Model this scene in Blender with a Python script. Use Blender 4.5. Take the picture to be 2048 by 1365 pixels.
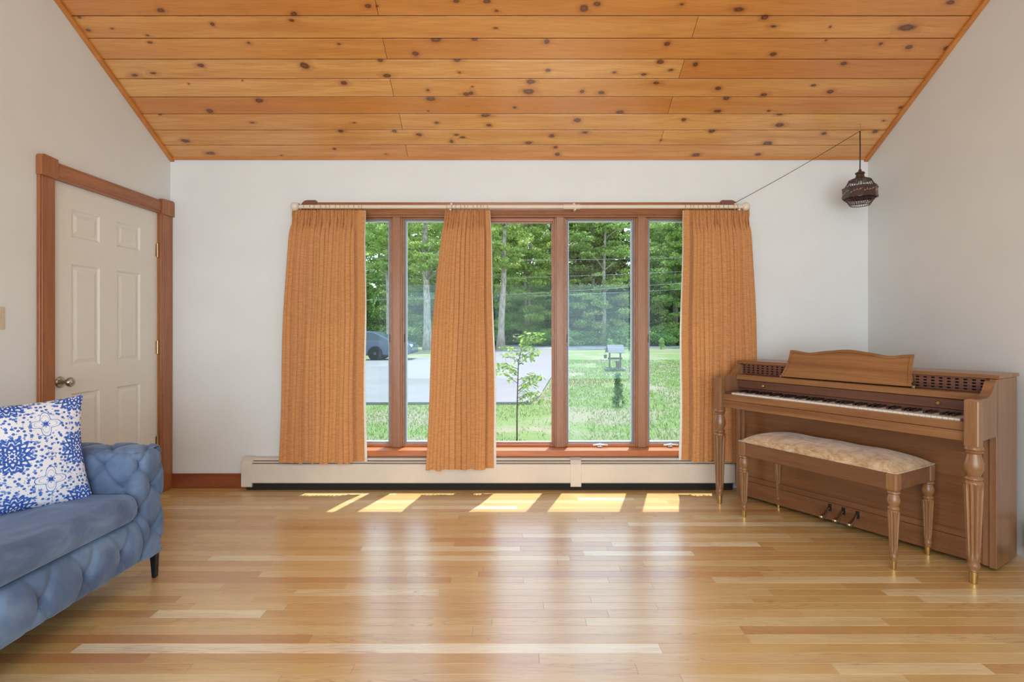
import bpy, math, random
import numpy as np
from mathutils import Vector, Matrix
R = random.Random(7)
PI = math.pi
for o in list(bpy.data.objects): bpy.data.objects.remove(o)
scene = bpy.context.scene
col = scene.collection

# ------------------------------------------------------------------ camera, sky, sun, exposure
F, CX, HY, CH = 1081.0, 1022.0, 655.4, 1.1805
cam_d = bpy.data.cameras.new('camera'); cam = bpy.data.objects.new('camera', cam_d); col.objects.link(cam)
cam.location = (0, 0, CH); cam.rotation_euler = (PI/2, 0, 0)
cam_d.sensor_width = 36.0; cam_d.lens = F/2048*36.0
cam_d.shift_x = (1024-CX)/2048; cam_d.shift_y = -(682.5-HY)/2048
cam_d.clip_start = .05; cam_d.clip_end = 500
scene.camera = cam
vs = scene.view_settings
vs.view_transform = 'Standard'; vs.look = 'None'; vs.gamma = 1.0; vs.use_curve_mapping = False
vs.exposure = 0.0
SUN_E, SKY_S = 7.2, 2.9
world = bpy.data.worlds.new('sky'); scene.world = world; world.use_nodes = True
wt = world.node_tree; wt.nodes.clear()
wo = wt.nodes.new('ShaderNodeOutputWorld'); wb = wt.nodes.new('ShaderNodeBackground')
wtc = wt.nodes.new('ShaderNodeTexCoord'); wsep = wt.nodes.new('ShaderNodeSeparateXYZ'); wr = wt.nodes.new('ShaderNodeValToRGB')
wt.links.new(wtc.outputs['Generated'], wsep.inputs[0]); wt.links.new(wsep.outputs['Z'], wr.inputs[0])
wr.color_ramp.elements[0].position = 0.0; wr.color_ramp.elements[0].color = (.86, .93, 1, 1)
wr.color_ramp.elements[1].position = 1.0; wr.color_ramp.elements[1].color = (.50, .68, 1, 1)
wb.inputs['Strength'].default_value = SKY_S
wt.links.new(wr.outputs[0], wb.inputs['Color']); wt.links.new(wb.outputs[0], wo.inputs[0])
sun_d = bpy.data.lights.new('sun', 'SUN'); sun_d.energy = SUN_E; sun_d.angle = .009; sun_d.color = (1, .96, .90)
sun = bpy.data.objects.new('sun', sun_d); col.objects.link(sun)
sdir = Vector((-.3134, -.9497, -2.86)).normalized()
sun.rotation_euler = sdir.to_track_quat('-Z', 'Y').to_euler(); sun.location = (8, 20, 40)
def area(name, loc, direction, sx, sy, watts, color):
    d = bpy.data.lights.new(name, 'AREA'); d.shape = 'RECTANGLE'; d.size = sx; d.size_y = sy
    d.energy = watts; d.color = color
    o = bpy.data.objects.new(name, d); col.objects.link(o); o.location = loc
    o.rotation_euler = Vector(direction).to_track_quat('-Z', 'Y').to_euler(); return o
# fill lights added behind and above the camera to brighten the room
area('rear_fill_light', (0.06, -3.36, 1.14), (0, 1, 0), 4.9, 2.1, 140, (.81, .93, 1))  # added fill across the room width, also mirrored in the window glass
area('overhead_fill_light', (0.0, -1.3, 3.15), (0, .15, -1), 2.2, 1.4, 100, (.81, .93, 1))  # added fill for the side walls and near floor, no roof window here

# ------------------------------------------------------------------ colour and nodes
def lin(c): return tuple(((x/255)/12.92 if x/255 <= .04045 else ((x/255+.055)/1.055)**2.4) for x in c)+(1,)
class NT:
    def __init__(s, m): s.t = m.node_tree; s.n = s.t.nodes; s.l = s.t.links
    def node(s, typ, **kw):
        x = s.n.new(typ)
        for k, v in kw.items(): setattr(x, k, v)
        return x
    def put(s, sock, v):
        if isinstance(v, bpy.types.NodeSocket): s.l.new(v, sock)
        elif v is not None: sock.default_value = v
    def m(s, op, a, b=None, c=None):
        x = s.node('ShaderNodeMath', operation=op); s.put(x.inputs[0], a)
        if b is not None: s.put(x.inputs[1], b)
        if c is not None: s.put(x.inputs[2], c)
        return x.outputs[0]
    def v(s, op, a, b=None):
        x = s.node('ShaderNodeVectorMath', operation=op); s.put(x.inputs[0], a)
        if b is not None: s.put(x.inputs[1], b)
        return x.outputs['Value'] if op in ('LENGTH', 'DISTANCE', 'DOT_PRODUCT') else x.outputs[0]
    def ramp(s, fac, stops):
        x = s.node('ShaderNodeValToRGB'); s.put(x.inputs[0], fac); e = x.color_ramp.elements
        while len(e) < len(stops): e.new(.5)
        for k, (p, c) in enumerate(stops): e[k].position = p; e[k].color = c
        return x.outputs[0]
    def noise(s, vec, scale, detail=3, rough=.55, w=None, dist=0):
        x = s.node('ShaderNodeTexNoise', noise_dimensions='4D' if w is not None else '3D')
        s.put(x.inputs['Vector'], vec); s.put(x.inputs['Scale'], scale); s.put(x.inputs['Detail'], detail)
        s.put(x.inputs['Roughness'], rough); s.put(x.inputs['Distortion'], dist)
        if w is not None: s.put(x.inputs['W'], w)
        return x.outputs[0]
    def mix(s, fac, a, b, mode='MIX'):
        x = s.node('ShaderNodeMix', data_type='RGBA', blend_type=mode)
        s.put(x.inputs[0], fac); s.put(x.inputs[6], a); s.put(x.inputs[7], b); return x.outputs[2]
    def obj(s): return s.node('ShaderNodeTexCoord').outputs['Object']
    def uv(s): return s.node('ShaderNodeTexCoord').outputs['UV']
    def scale(s, vec, sc): return s.v('MULTIPLY', vec, sc)
    def bump(s, h, strength, dist):
        x = s.node('ShaderNodeBump'); s.put(x.inputs['Height'], h); x.inputs['Strength'].default_value = strength
        x.inputs['Distance'].default_value = dist; return x.outputs[0]
def mat(name):
    m = bpy.data.materials.new(name); m.use_nodes = True; t = NT(m)
    return m, t, t.n['Principled BSDF']
def plain(name, c, rough=.5, metal=0, coat=0, noise=.0, spec=.5, nscale=20, bump=0):
    m, t, b = mat(name); cc = lin(c)
    n = t.noise(t.obj(), nscale, 3)
    d = tuple(x*(1-noise) for x in cc[:3])+(1,); e = tuple(min(1, x*(1+noise)) for x in cc[:3])+(1,)
    t.put(b.inputs['Base Color'], t.ramp(n, [(.3, d), (.7, e)]))
    b.inputs['Roughness'].default_value = rough; b.inputs['Metallic'].default_value = metal
    b.inputs['Coat Weight'].default_value = coat; b.inputs['Coat Roughness'].default_value = .12
    b.inputs['Specular IOR Level'].default_value = spec
    if bump: t.put(b.inputs['Normal'], t.bump(n, .4, bump))
    return m
def wood(name, c_light, c_dark, axis=0, rough=.4, coat=.3, coatr=.15, stretch=14, sc=9, rings=.5, amt=1.0):
    m, t, b = mat(name)
    s = [1.0, 1.0, 1.0]
    for k in range(3):
        if k != axis: s[k] = stretch
    p = t.scale(t.obj(), (s[0]*.12, s[1]*.12, s[2]*.12))
    n1 = t.noise(p, sc, 5, .6, dist=.6)
    n2 = t.noise(t.scale(t.obj(), (s[0], s[1], s[2])), sc*1.6, 3, .7)
    g = t.m('ADD', t.m('MULTIPLY', n1, .65), t.m('MULTIPLY', n2, .35))
    a, d = lin(c_light), lin(c_dark)
    mid = tuple((a[k]+d[k])/2 for k in range(3))+(1,)
    t.put(b.inputs['Base Color'], t.ramp(g, [(.36, d), (.5, mid), (.62, a)]))
    b.inputs['Roughness'].default_value = rough; b.inputs['Coat Weight'].default_value = coat
    b.inputs['Coat Roughness'].default_value = coatr
    t.put(b.inputs['Normal'], t.bump(g, .15, .001))
    return m

# ------------------------------------------------------------------ mesh helpers
class MB:
    def __init__(s): s.v = []; s.f = []; s.mi = []; s.rnd = []; s.cur = 0; s.r = 0.0; s.uvs = None
    def add(s, vs, fs):
        b = len(s.v); s.v += [tuple(p) for p in vs]
        for f in fs: s.f.append(tuple(b+i for i in f)); s.mi.append(s.cur); s.rnd.append(s.r)
        return s
    def box(s, x0, x1, y0, y1, z0, z1):
        return s.add([(x0,y0,z0),(x1,y0,z0),(x1,y1,z0),(x0,y1,z0),(x0,y0,z1),(x1,y0,z1),(x1,y1,z1),(x0,y1,z1)],
              [(0,3,2,1),(4,5,6,7),(0,1,5,4),(1,2,6,5),(2,3,7,6),(3,0,4,7)])
    def prism(s, pts, d0, d1, plane='xz'):
        # pts: polygon in the plane, extruded along the third axis from d0 to d1
        n = len(pts)
        def P(a, b, d): return {'xz': (a, d, b), 'yz': (d, a, b), 'xy': (a, b, d)}[plane]
        vs = [P(a, b, d0) for a, b in pts]+[P(a, b, d1) for a, b in pts]
        fs = [tuple(range(n))[::-1], tuple(range(n, 2*n))]+[(i, (i+1) % n, n+(i+1) % n, n+i) for i in range(n)]
        return s.add(vs, fs)
    def lathe(s, prof, c=(0,0,0), seg=20, flute=None, phase=0.0, axis='z', nflute=10):
        # prof: (r, h) pairs; flute: (h0, h1, depth)
        vs = []; n = len(prof)
        for r, h in prof:
            for k in range(seg):
                a = 2*PI*k/seg+phase; rr = r
                if flute and flute[0] <= h <= flute[1]:
                    rr = r*(1-flute[2]*(.5-.5*math.cos(nflute*a))**.6)
                p = (rr*math.cos(a), rr*math.sin(a), h)
                if axis == 'y': p = (p[0], p[2], p[1])
                if axis == 'x': p = (p[2], p[0], p[1])
                vs.append((c[0]+p[0], c[1]+p[1], c[2]+p[2]))
        fs = [(j*seg+k, j*seg+(k+1) % seg, (j+1)*seg+(k+1) % seg, (j+1)*seg+k) for j in range(n-1) for k in range(seg)]
        fs += [tuple(range(seg))[::-1], tuple((n-1)*seg+k for k in range(seg))]
        return s.add(vs, fs)
    def tube(s, pts, r, seg=8, closed=False):
        P = [Vector(p) for p in pts]; n = len(P); rs = r if isinstance(r, (list, tuple)) else [r]*n
        vs = []
        ref = Vector((0, 0, 1))
        for i, p in enumerate(P):
            if closed: t = P[(i+1) % n]-P[i-1]
            else: t = P[min(i+1, n-1)]-P[max(i-1, 0)]
            t.normalize()
            if abs(t.dot(ref)) > .95: ref = Vector((1, 0, 0)) if abs(t.x) < .9 else Vector((0, 1, 0))
            a = t.cross(ref).normalized(); b = t.cross(a).normalized()
            for k in range(seg):
                w = 2*PI*k/seg; vs.append(p+a*(rs[i]*math.cos(w))+b*(rs[i]*math.sin(w)))
        m = n if closed else n-1
        fs = [(j*seg+k, j*seg+(k+1) % seg, ((j+1) % n)*seg+(k+1) % seg, ((j+1) % n)*seg+k) for j in range(m) for k in range(seg)]
        if not closed: fs += [tuple(range(seg))[::-1], tuple((n-1)*seg+k for k in range(seg))]
        return s.add(vs, fs)
    def ball(s, c, r, seg=14, rings=8, sc=(1,1,1)):
        prof = [(max(1e-4, r*math.sin(PI*j/rings)), -r*math.cos(PI*j/rings)) for j in range(rings+1)]
        b = len(s.v); s.lathe(prof, (0,0,0), seg)
        for i in range(b, len(s.v)):
            p = s.v[i]; s.v[i] = (c[0]+p[0]*sc[0], c[1]+p[1]*sc[1], c[2]+p[2]*sc[2])
        return s
    def grid(s, fn, nu, nv, closed_u=False):
        vs = [fn(i/(nu if closed_u else nu-1), j/(nv-1)) for j in range(nv) for i in range(nu)]
        m = nu if closed_u else nu-1
        return s.add(vs, [(j*nu+i, j*nu+(i+1) % nu, (j+1)*nu+(i+1) % nu, (j+1)*nu+i) for j in range(nv-1) for i in range(m)])
    def strip(s, L0, L1, w0, w1, t0, t1, ch, frame):
        """plank along local x from L0 to L1, across w0..w1, thickness t0 (back) to t1 (face), face edges chamfered"""
        sec = [(w0, t0), (w1, t0), (w1, t1-ch*math.copysign(1, t1-t0)), (w1-ch, t1), (w0+ch, t1), (w0, t1-ch*math.copysign(1, t1-t0))]
        vs = [frame(L0, a, b) for a, b in sec]+[frame(L1, a, b) for a, b in sec]
        fs = [(0,1,2,3,4,5), (11,10,9,8,7,6)]+[(i, (i+1) % 6, 6+(i+1) % 6, 6+i) for i in range(6)]
        return s.add(vs, fs)
    def build(s, name, mats, parent=None, smooth=False, bevel=0, bseg=2, subd=0, auto=None):
        me = bpy.data.meshes.new(name); me.from_pydata([tuple(p) for p in s.v], [], s.f)
        if not isinstance(mats, (list, tuple)): mats = [mats]
        for m in mats: me.materials.append(m)
        me.polygons.foreach_set('material_index', s.mi)
        if any(s.rnd):
            at = me.attributes.new('rnd', 'FLOAT', 'FACE'); at.data.foreach_set('value', s.rnd)
        if s.uvs is not None:
            ul = me.uv_layers.new(name='UVMap'); arr = []
            for p in me.polygons:
                for li in p.loop_indices: arr += list(s.uvs[me.loops[li].vertex_index])
            ul.data.foreach_set('uv', arr)
        me.update(); me.validate()
        import bmesh
        bm = bmesh.new(); bm.from_mesh(me); bmesh.ops.recalc_face_normals(bm, faces=bm.faces); bm.to_mesh(me); bm.free()
        if smooth: me.polygons.foreach_set('use_smooth', [True]*len(me.polygons))
        if auto is not None: me.set_sharp_from_angle(angle=auto)
        o = bpy.data.objects.new(name, me); col.objects.link(o)
        if parent: o.parent = parent
        if bevel:
            b = o.modifiers.new('bevel', 'BEVEL'); b.width = bevel; b.segments = bseg; b.limit_method = 'ANGLE'; b.angle_limit = .6
        if subd:
            b = o.modifiers.new('sub', 'SUBSURF'); b.levels = subd; b.render_levels = subd
        return o
def part(name, m, parent, fn=None, **kw):
    b = MB(); fn(b); return b.build(name, m, parent, **kw)
def empty(name, loc=(0,0,0), rz=0):
    o = bpy.data.objects.new(name, None); o.empty_display_size = .1; col.objects.link(o); o.location = loc; o.rotation_euler = (0, 0, rz); return o
def tag(o, label=None, cat=None, group=None, kind=None):
    if label: o['label'] = label
    if cat: o['category'] = cat
    if group: o['group'] = group
    if kind: o['kind'] = kind
    return o
def struct(o, label=None): return tag(o, label, None, None, 'structure')
def px(x, y, Y): return Vector(((x-CX)*Y/F, Y, CH-(y-HY)*Y/F))
def copy_tree(o, parent=None):
    c = o.copy(); col.objects.link(c)
    if parent: c.parent = parent
    for ch in o.children: copy_tree(ch, c)
    return c

# ------------------------------------------------------------------ materials
XL, XR, D, H = -2.510, 2.631, 3.983, 2.42
SL = .5676
m_wall, t, b = mat('white_wall_paint')
n = t.noise(t.obj(), 3, 3); n2 = t.noise(t.obj(), 90, 3)
t.put(b.inputs['Base Color'], t.ramp(n, [(.35, lin((222, 226, 225))), (.7, lin((226, 230, 229)))]))
b.inputs['Roughness'].default_value = .55; t.put(b.inputs['Normal'], t.bump(n2, .12, .002))
m_door = plain('white_door_paint', (228, 226, 218), .38, noise=.01)
m_trim = wood('casing_wood', (172, 110, 62), (138, 80, 42), axis=2, coat=.3)
m_trimx = wood('casing_wood_across', (172, 110, 62), (138, 80, 42), axis=0, coat=.3)
m_trimy = wood('casing_wood_along', (172, 110, 62), (138, 80, 42), axis=1, coat=.3)
m_win = wood('window_mullion_wood', (166, 116, 80), (138, 90, 58), axis=2, coat=.2)
m_winx = wood('window_rail_wood', (178, 118, 78), (148, 90, 56), axis=0, coat=.2)
m_block = wood('corner_block_wood', (136, 86, 62), (108, 62, 42), axis=0, coat=.2)
m_base = wood('baseboard_wood', (160, 84, 44), (120, 56, 26), axis=0, coat=.3)
m_gasket = plain('grey_weatherstrip', (128, 134, 142), .5)
m_alum = plain('pale_aluminium', (205, 214, 222), .35, metal=.3)
m_heater = plain('almond_heater_enamel', (214, 204, 190), .42, noise=.02)
m_dark = plain('dark_gap', (26, 22, 20), .8)
m_brass = plain('brass', (206, 176, 110), .28, metal=1, noise=.1)
m_bronze = plain('antique_brass', (184, 164, 134), .3, metal=1, noise=.1)
m_nickel = plain('satin_nickel', (176, 168, 152), .28, metal=1)
m_silver = plain('silver_grey_metal', (190, 192, 196), .4, metal=.7)
m_ivory = plain('ivory_plastic', (206, 196, 164), .4)
m_rod = plain('cream_rod_paint', (222, 212, 196), .35)
m_black = plain('black_metal', (30, 30, 34), .4, metal=.4)
m_cord = plain('dark_cord', (42, 30, 26), .6)

def floor_material():
    m, t, b = mat('oak_strip_floor')
    at = t.node('ShaderNodeAttribute', attribute_name='rnd').outputs['Fac']
    w = t.m('MULTIPLY', at, 37.0)
    o = t.obj()
    cath = t.noise(t.scale(o, (.75, 9, 1)), 2.2, 2, .5, w=w, dist=.25)
    ringv = t.m('FRACT', t.m('MULTIPLY', cath, 15.0))
    ring = t.m('POWER', t.m('ABSOLUTE', t.m('SUBTRACT', t.m('MULTIPLY', ringv, 2.0), 1.0)), 5.0)
    gate = t.ramp(t.noise(t.scale(o, (.6, 6, 1)), 1.4, 1, .5, w=t.m('ADD', w, 9.0)), [(.47, (0, 0, 0, 1)), (.62, (1, 1, 1, 1))])
    fine = t.noise(t.scale(o, (4, 240, 1)), 2.0, 3, .65, w=w)
    blot = t.noise(t.scale(o, (1.4, 10, 1)), 1.5, 2, .5, w=w)
    base = t.ramp(at, [(0, lin((190, 136, 80))), (.12, lin((204, 160, 98))), (.35, lin((210, 172, 106))),
                       (.6, lin((216, 182, 116))), (.82, lin((224, 196, 138))), (.93, lin((236, 218, 172))), (1, lin((248, 238, 206)))])
    c = t.mix(t.m('MULTIPLY', t.ramp(blot, [(.45, (0, 0, 0, 1)), (.75, (1, 1, 1, 1))]), .35), base, lin((184, 126, 68)))
    c = t.mix(t.m('MULTIPLY', t.m('MULTIPLY', ring, gate), .55), c, lin((150, 98, 50)))
    c = t.mix(t.m('MULTIPLY', t.ramp(fine, [(.48, (0, 0, 0, 1)), (.72, (1, 1, 1, 1))]), .45), c, lin((146, 98, 52)))
    t.put(b.inputs['Base Color'], c)
    t.put(b.inputs['Roughness'], t.m('ADD', .33, t.m('MULTIPLY', fine, .14)))
    b.inputs['Coat Weight'].default_value = .85; b.inputs['Coat Roughness'].default_value = .27; b.inputs['Coat IOR'].default_value = 2.2
    t.put(b.inputs['Normal'], t.bump(fine, .10, .0006))
    return m
m_floor = floor_material()

def pine_material(name, knots, seed):
    """knotty pine: object coords x along the room, y down the slope; knots = [(x, s, size)]"""
    m, t, b = mat(name)
    at = t.node('ShaderNodeAttribute', attribute_name='rnd').outputs['Fac']
    w = t.m('ADD', t.m('MULTIPLY', at, 31.0), seed)
    o = t.obj(); sep = t.node('ShaderNodeSeparateXYZ'); t.put(sep.inputs[0], o)
    flat = t.node('ShaderNodeCombineXYZ'); t.put(flat.inputs[0], sep.outputs[0]); t.put(flat.inputs[1], sep.outputs[1])
    rk = random.Random(int(seed*10)+1); wob = t.noise(flat.outputs[0], 22, 3); flatv = flat.outputs[0]
    field = None; core = None
    for (kx, ks, sz) in knots:
        d = t.v('SUBTRACT', flatv, (kx, ks, 0)); d = t.v('MULTIPLY', d, (rk.uniform(.5, .95)/sz, rk.uniform(.9, 1.4)/sz, 0)); L = t.m('ADD', t.v('LENGTH', d), rk.choice([0, 0, .25, .45]))
        field = L if field is None else t.m('MINIMUM', field, L)
    # small pin knots scattered by a cell pattern
    vor = t.node('ShaderNodeTexVoronoi', voronoi_dimensions='2D'); t.put(vor.inputs['Vector'], t.scale(flatv, (2.1, 3.4, 1))); vor.inputs['Scale'].default_value = 1.0
    pin = t.m('ADD', t.m('MULTIPLY', vor.outputs['Distance'], 26.0), t.m('MULTIPLY', t.m('GREATER_THAN', vor.outputs['Color'], .42), 50.0))
    if field is not None: field = t.m('MINIMUM', field, pin)
    else: field = pin
    field = t.m('MULTIPLY', field, t.m('ADD', .4, t.m('MULTIPLY', wob, 1.2)))
    bend = t.m('DIVIDE', .035, t.m('ADD', field, .5))
    gy = t.node('ShaderNodeCombineXYZ'); t.put(gy.inputs[0], t.m('MULTIPLY', sep.outputs[0], .55))
    t.put(gy.inputs[1], t.m('MULTIPLY', t.m('ADD', sep.outputs[1], bend), 9.0)); t.put(gy.inputs[2], 0.0)
    n1 = t.noise(gy.outputs[0], 2.2, 3, .55, w=w, dist=.3)
    lines = t.noise(t.scale(gy.outputs[0], (5, 16, 1)), 2.0, 3, .6, w=w)
    base = t.ramp(at, [(0, lin((196, 120, 52))), (.5, lin((212, 146, 72))), (1, lin((230, 178, 108)))])
    c = t.mix(t.ramp(n1, [(.40, (0, 0, 0, 1)), (.68, (.6, .6, .6, 1))]), base, lin((188, 116, 52)))
    c = t.mix(t.m('MULTIPLY', t.ramp(lines, [(.46, (0, 0, 0, 1)), (.72, (1, 1, 1, 1))]), .55), c, lin((158, 92, 36)))
    halo = t.ramp(t.m('MULTIPLY', field, .25), [(.0, (1, 1, 1, 1)), (.28, (.8, .8, .8, 1)), (.7, (0, 0, 0, 1))])
    c = t.mix(t.m('MULTIPLY', halo, .55), c, lin((146, 76, 30)))
    kn = t.ramp(t.m('MULTIPLY', field, .5), [(.0, lin((122, 68, 44))), (.22, lin((104, 56, 36))), (.36, lin((62, 30, 20))), (.5, lin((96, 48, 24)))])
    kf = t.ramp(t.m('MULTIPLY', field, .5), [(.42, (.9, .9, .9, 1)), (.68, (0, 0, 0, 1))])
    c = t.mix(kf, c, kn)
    t.put(b.inputs['Base Color'], c)
    b.inputs['Roughness'].default_value = .38; b.inputs['Coat Weight'].default_value = 1; b.inputs['Coat Roughness'].default_value = .24; b.inputs['Coat IOR'].default_value = 1.65
    t.put(b.inputs['Normal'], t.bump(t.m('ADD', lines, t.m('MULTIPLY', wob, 1.0)), .10, .0012))
    return m

def glass_material(name, refl, tint=(1, 1, 1, 1)):
    m = bpy.data.materials.new(name); m.use_nodes = True; t = NT(m); t.n.remove(t.n['Principled BSDF'])
    out = t.n['Material Output']
    tr = t.node('ShaderNodeBsdfTransparent'); tr.inputs[0].default_value = tint
    gl = t.node('ShaderNodeBsdfGlossy'); gl.inputs['Roughness'].default_value = .01
    gl.inputs['Color'].default_value = (.80, .97, 1, 1)
    nz = t.noise(t.obj(), 3, 2)
    mx = t.node('ShaderNodeMixShader'); t.put(mx.inputs[0], t.m('MULTIPLY', refl, t.m('ADD', .9, t.m('MULTIPLY', nz, .2))))
    t.l.new(tr.outputs[0], mx.inputs[1]); t.l.new(gl.outputs[0], mx.inputs[2]); t.l.new(mx.outputs[0], out.inputs[0])
    return m
m_glass = glass_material('clear_window_glass', .006)
m_glass_d = glass_material('double_window_glass', .016, (.93, .98, .98, 1))

# ------------------------------------------------------------------ floor
ROWP, ROW0 = .0597, 1.9584
floor = part('floor', m_dark, None, lambda b: b.box(XL-.1, XR+.1, -3.5, D+.1, -.12, -.0215)); struct(floor)
def floor_frame(L, a, h): return (L, a, h)
special = {0: [(-1.60, .55, .99), (.55, 1.55, .6)], 1: [(-2.6, -.76, .04), (-.76, .9, .45)], -1: [(-2.6, -1.3, .05), (-1.3, .1, .22)],
           4: [(-2.6, -1.47, .1), (-1.47, -1.02, .95), (-1.02, .4, .3)], 5: [(-1.35, -.95, .8)], 7: [(1.66, 2.3, .93)], 6: [(1.78, 2.7, .9)],
           9: [(1.60, 1.9, .92)], -2: [(1.12, 1.65, .9)], 3: [(.3, 1.5, .86)], 16: [(.55, 1.35, .97)], 13: [(-.55, .3, .9)], 15: [(-.8, .05, .93)],
           10: [(-1.2, -.5, .75)], 2: [(.9, 2.7, .15)], 12: [(-2.6, -1.2, .12)], 20: [(-1.9, -.8, .06)]}
RF = random.Random(21)
rows = []
k0 = math.floor((1.62-ROW0)/ROWP); k1 = math.ceil((D-ROW0)/ROWP)
for k in range(k0, k1):
    y0 = ROW0+k*ROWP; y1 = y0+ROWP
    sp = sorted(special.get(k, []))
    segs = []; x = XL
    def fill(x, xe):
        first = True
        while x < xe-.01:
            L = RF.choice([.35, .5, .7, .9, 1.2, 1.5, 1.9])*RF.uniform(.85, 1.15)
            if first and x == XL: L *= RF.random()*.8+.2; first = False
            e = min(xe, x+L)
            if xe-e < .22: e = xe
            u = RF.random(); r = .02+.1*RF.random() if u < .12 else (.84+.14*RF.random() if u > .90 else RF.uniform(.22, .78))
            segs.append((x, e, r)); x = e
    for (a, e, r) in sp:
        a = max(a, XL); e = min(e, XR)
        if a > x+.02: fill(x, a)
        segs.append((max(a, x), e, r)); x = e
    fill(x, XR)
    for s_ in segs: rows.append((y0, y1)+s_)
rows.sort(key=lambda q: q[0]); nplank = 0
far = MB()
for (y0, y1, a, e, r) in rows:
    y1 = min(y1, D+.02)
    if nplank < 285 and y0 > 1.68:
        b = MB(); b.r = max(r, .001); b.strip(a+.0004, e-.0004, y0+.0004, y1-.0004, -.02, 0, .0009, floor_frame); b.build('floor_plank', m_floor, floor); nplank += 1
    else:
        far.r = max(r, .001); far.strip(a+.0004, e-.0004, y0+.0004, y1-.0004, -.02, 0, .0009, floor_frame)
for k in range(int((1.62+3.45)/.12)):
    y0 = ROW0+k0*ROWP-(k+1)*.12
    far.r = RF.uniform(.2, .8); far.box(XL, XR, y0+.0005, y0+.1195, -.02, 0)
tag(far.build('floor_plank', m_floor, floor), 'strips of the floor running on towards the window and behind the view', kind='stuff')

# ------------------------------------------------------------------ ceiling
CROW = .1155; RIDGE = .6
def ceil_z(Y): return H+SL*(D-Y)
ang = math.atan(SL); cs, sn = math.cos(ang), math.sin(ang)
ceil = empty('ceiling', (0, D, H), 0); ceil.rotation_euler = (-ang, 0, 0)
# local x along the room, local y = towards the window down the slope (negative = up the slope), local z = out of the room
struct(ceil, 'sloping ceiling of varnished knotty pine boards')
def slope_s(Y): return -(D-Y)/cs
knots_px = []
for X, Y, s_ in [(120,72,1),(157,124,.9),(255,117,.6),(400,145,.8),(665,99,.8),(990,84,.8),(1340,25,.8),(1665,5,1),(1830,45,1),(1825,115,.6),(410,174,.6),(815,176,1),(1183,180,.7),
    (1580,162,1.3),(1495,220,1.4),(1740,160,.8),(2035,170,1),(347,308,1.6),(423,300,1.2),(617,268,1.5),(1043,268,1.6),(1353,247,1),(1380,310,1.2),(1668,245,1),(1678,298,.8),
    (1205,340,1.4),(788,330,.5),(568,343,.5),(1548,370,1.1),(1725,383,1.2),(1730,355,.7),(1960,375,1.8),(1970,335,1.3),(655,455,1.1),(857,413,1.1),(1560,405,1.4),(1550,455,.7),
    (1903,440,1),(830,503,.9),(1245,503,.8),(1585,503,.8),(1797,513,1.3),(1783,472,1.2),(555,578,1.5),(1190,538,1.6),(1645,580,1.2),(1690,563,.9),(1665,553,.7),(1958,585,1),
    (655,628,1.4),(948,637,.7),(1165,610,.7),(1375,632,.6),(450,470,.6),(1410,538,1.0)]:
    knots_px.append((100+X/2.048, Y/2.048, s_))
for X, Y, s_ in [(345,35,1.5),(745,18,.9),(978,40,1.5),(1120,108,1.1),(1353,110,.6),(1665,113,1.9),(190,168,1.2),(683,180,1.2),(1335,165,.6),(1560,180,1),(1675,193,1),
    (1845,10,1),(658,255,1.1),(700,287,.7),(588,305,.8),(468,297,.8),(197,288,1),(800,265,1.1),(892,362,1.5),(640,340,1.2),(335,375,.9),(1283,350,.8),(928,402,1.3),
    (888,455,1.4),(490,460,1.2),(1100,455,.7),(1640,440,1),(1145,512,1.5),(1147,468,1),(752,490,1.2),(318,493,1.4),(1573,495,1),(1325,547,1.5),(1538,540,1),(1095,590,1.8),
    (1058,633,1.1),(347,543,1.6),(228,603,.9),(235,633,1.2),(118,585,1.1),(660,575,.8),(803,635,1.1)]:
    knots_px.append((1000+X/2.048, Y/2.048, s_))
row_knots = {}
for (kx, ky, s_) in knots_px:
    Y = (H+SL*D-CH)/((HY-ky)/F+SL)
    row = int((D-Y)/CROW)
    row_knots.setdefault(row, []).append(((kx-CX)*Y/F, slope_s(Y), .0120*s_))
joints = {0: [814], 1: [1323], 2: [802], 3: [1340], 4: [784], 5: [1363], 6: [770], 7: [1390], 8: [752]}
def ceil_frame(L, a, h): return (L, a, h)
part('roof_deck', m_dark, ceil, lambda b: b.box(XL-.1, XR+.1, slope_s(RIDGE)-.02, .12, .018, .12))
RC = random.Random(5)
for r_ in range(10):
    mt = pine_material('knotty_pine', row_knots.get(r_, []), r_*3.3)
    Yc = D-(r_+.5)*CROW
    xs = [XL]+[(j-CX)*Yc/F for j in joints.get(r_, [])]+[XR]
    if r_ == 0: xs = [XL, (814-CX)*Yc/F, XR]
    for i in range(len(xs)-1):
        b = MB()
        mid = (xs[i]+xs[i+1])/2
        b.r = RC.uniform(.2, .9)
        s1 = slope_s(D-r_*CROW); s0 = slope_s(D-(r_+1)*CROW)
        b.strip(xs[i]+.0014, xs[i+1]-.0014, s0+.0032, s1-.0032, .018, 0, .0010, ceil_frame); b.build('ceiling_plank', mt, ceil)
mt = pine_material('knotty_pine_upper', [], 77)
b = MB()
for r_ in range(10, 30):
    s1 = slope_s(D-r_*CROW); s0 = slope_s(max(RIDGE, D-(r_+1)*CROW))
    if s1-s0 < .01: break
    b.r = RC.uniform(.2, .9); b.strip(XL, XR, s0+.0032, s1-.0032, .018, 0, .0010, ceil_frame)
tag(b.build('ceiling_plank', mt, ceil), 'boards of the upper ceiling above the view', kind='stuff')
ZR = ceil_z(RIDGE)
other = empty('ceiling', (0, RIDGE, ZR)); other.rotation_euler = (ang, 0, 0); struct(other, 'far slope of the pine ceiling behind the view')
b = MB()
for k in range(36):
    b.r = RC.uniform(.2, .9); b.box(XL-.1, XR+.1, -(k+1)*.133+.001, -k*.133-.001, 0, .03)
tag(b.build('ceiling_plank', mt, other), kind='stuff')
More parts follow.
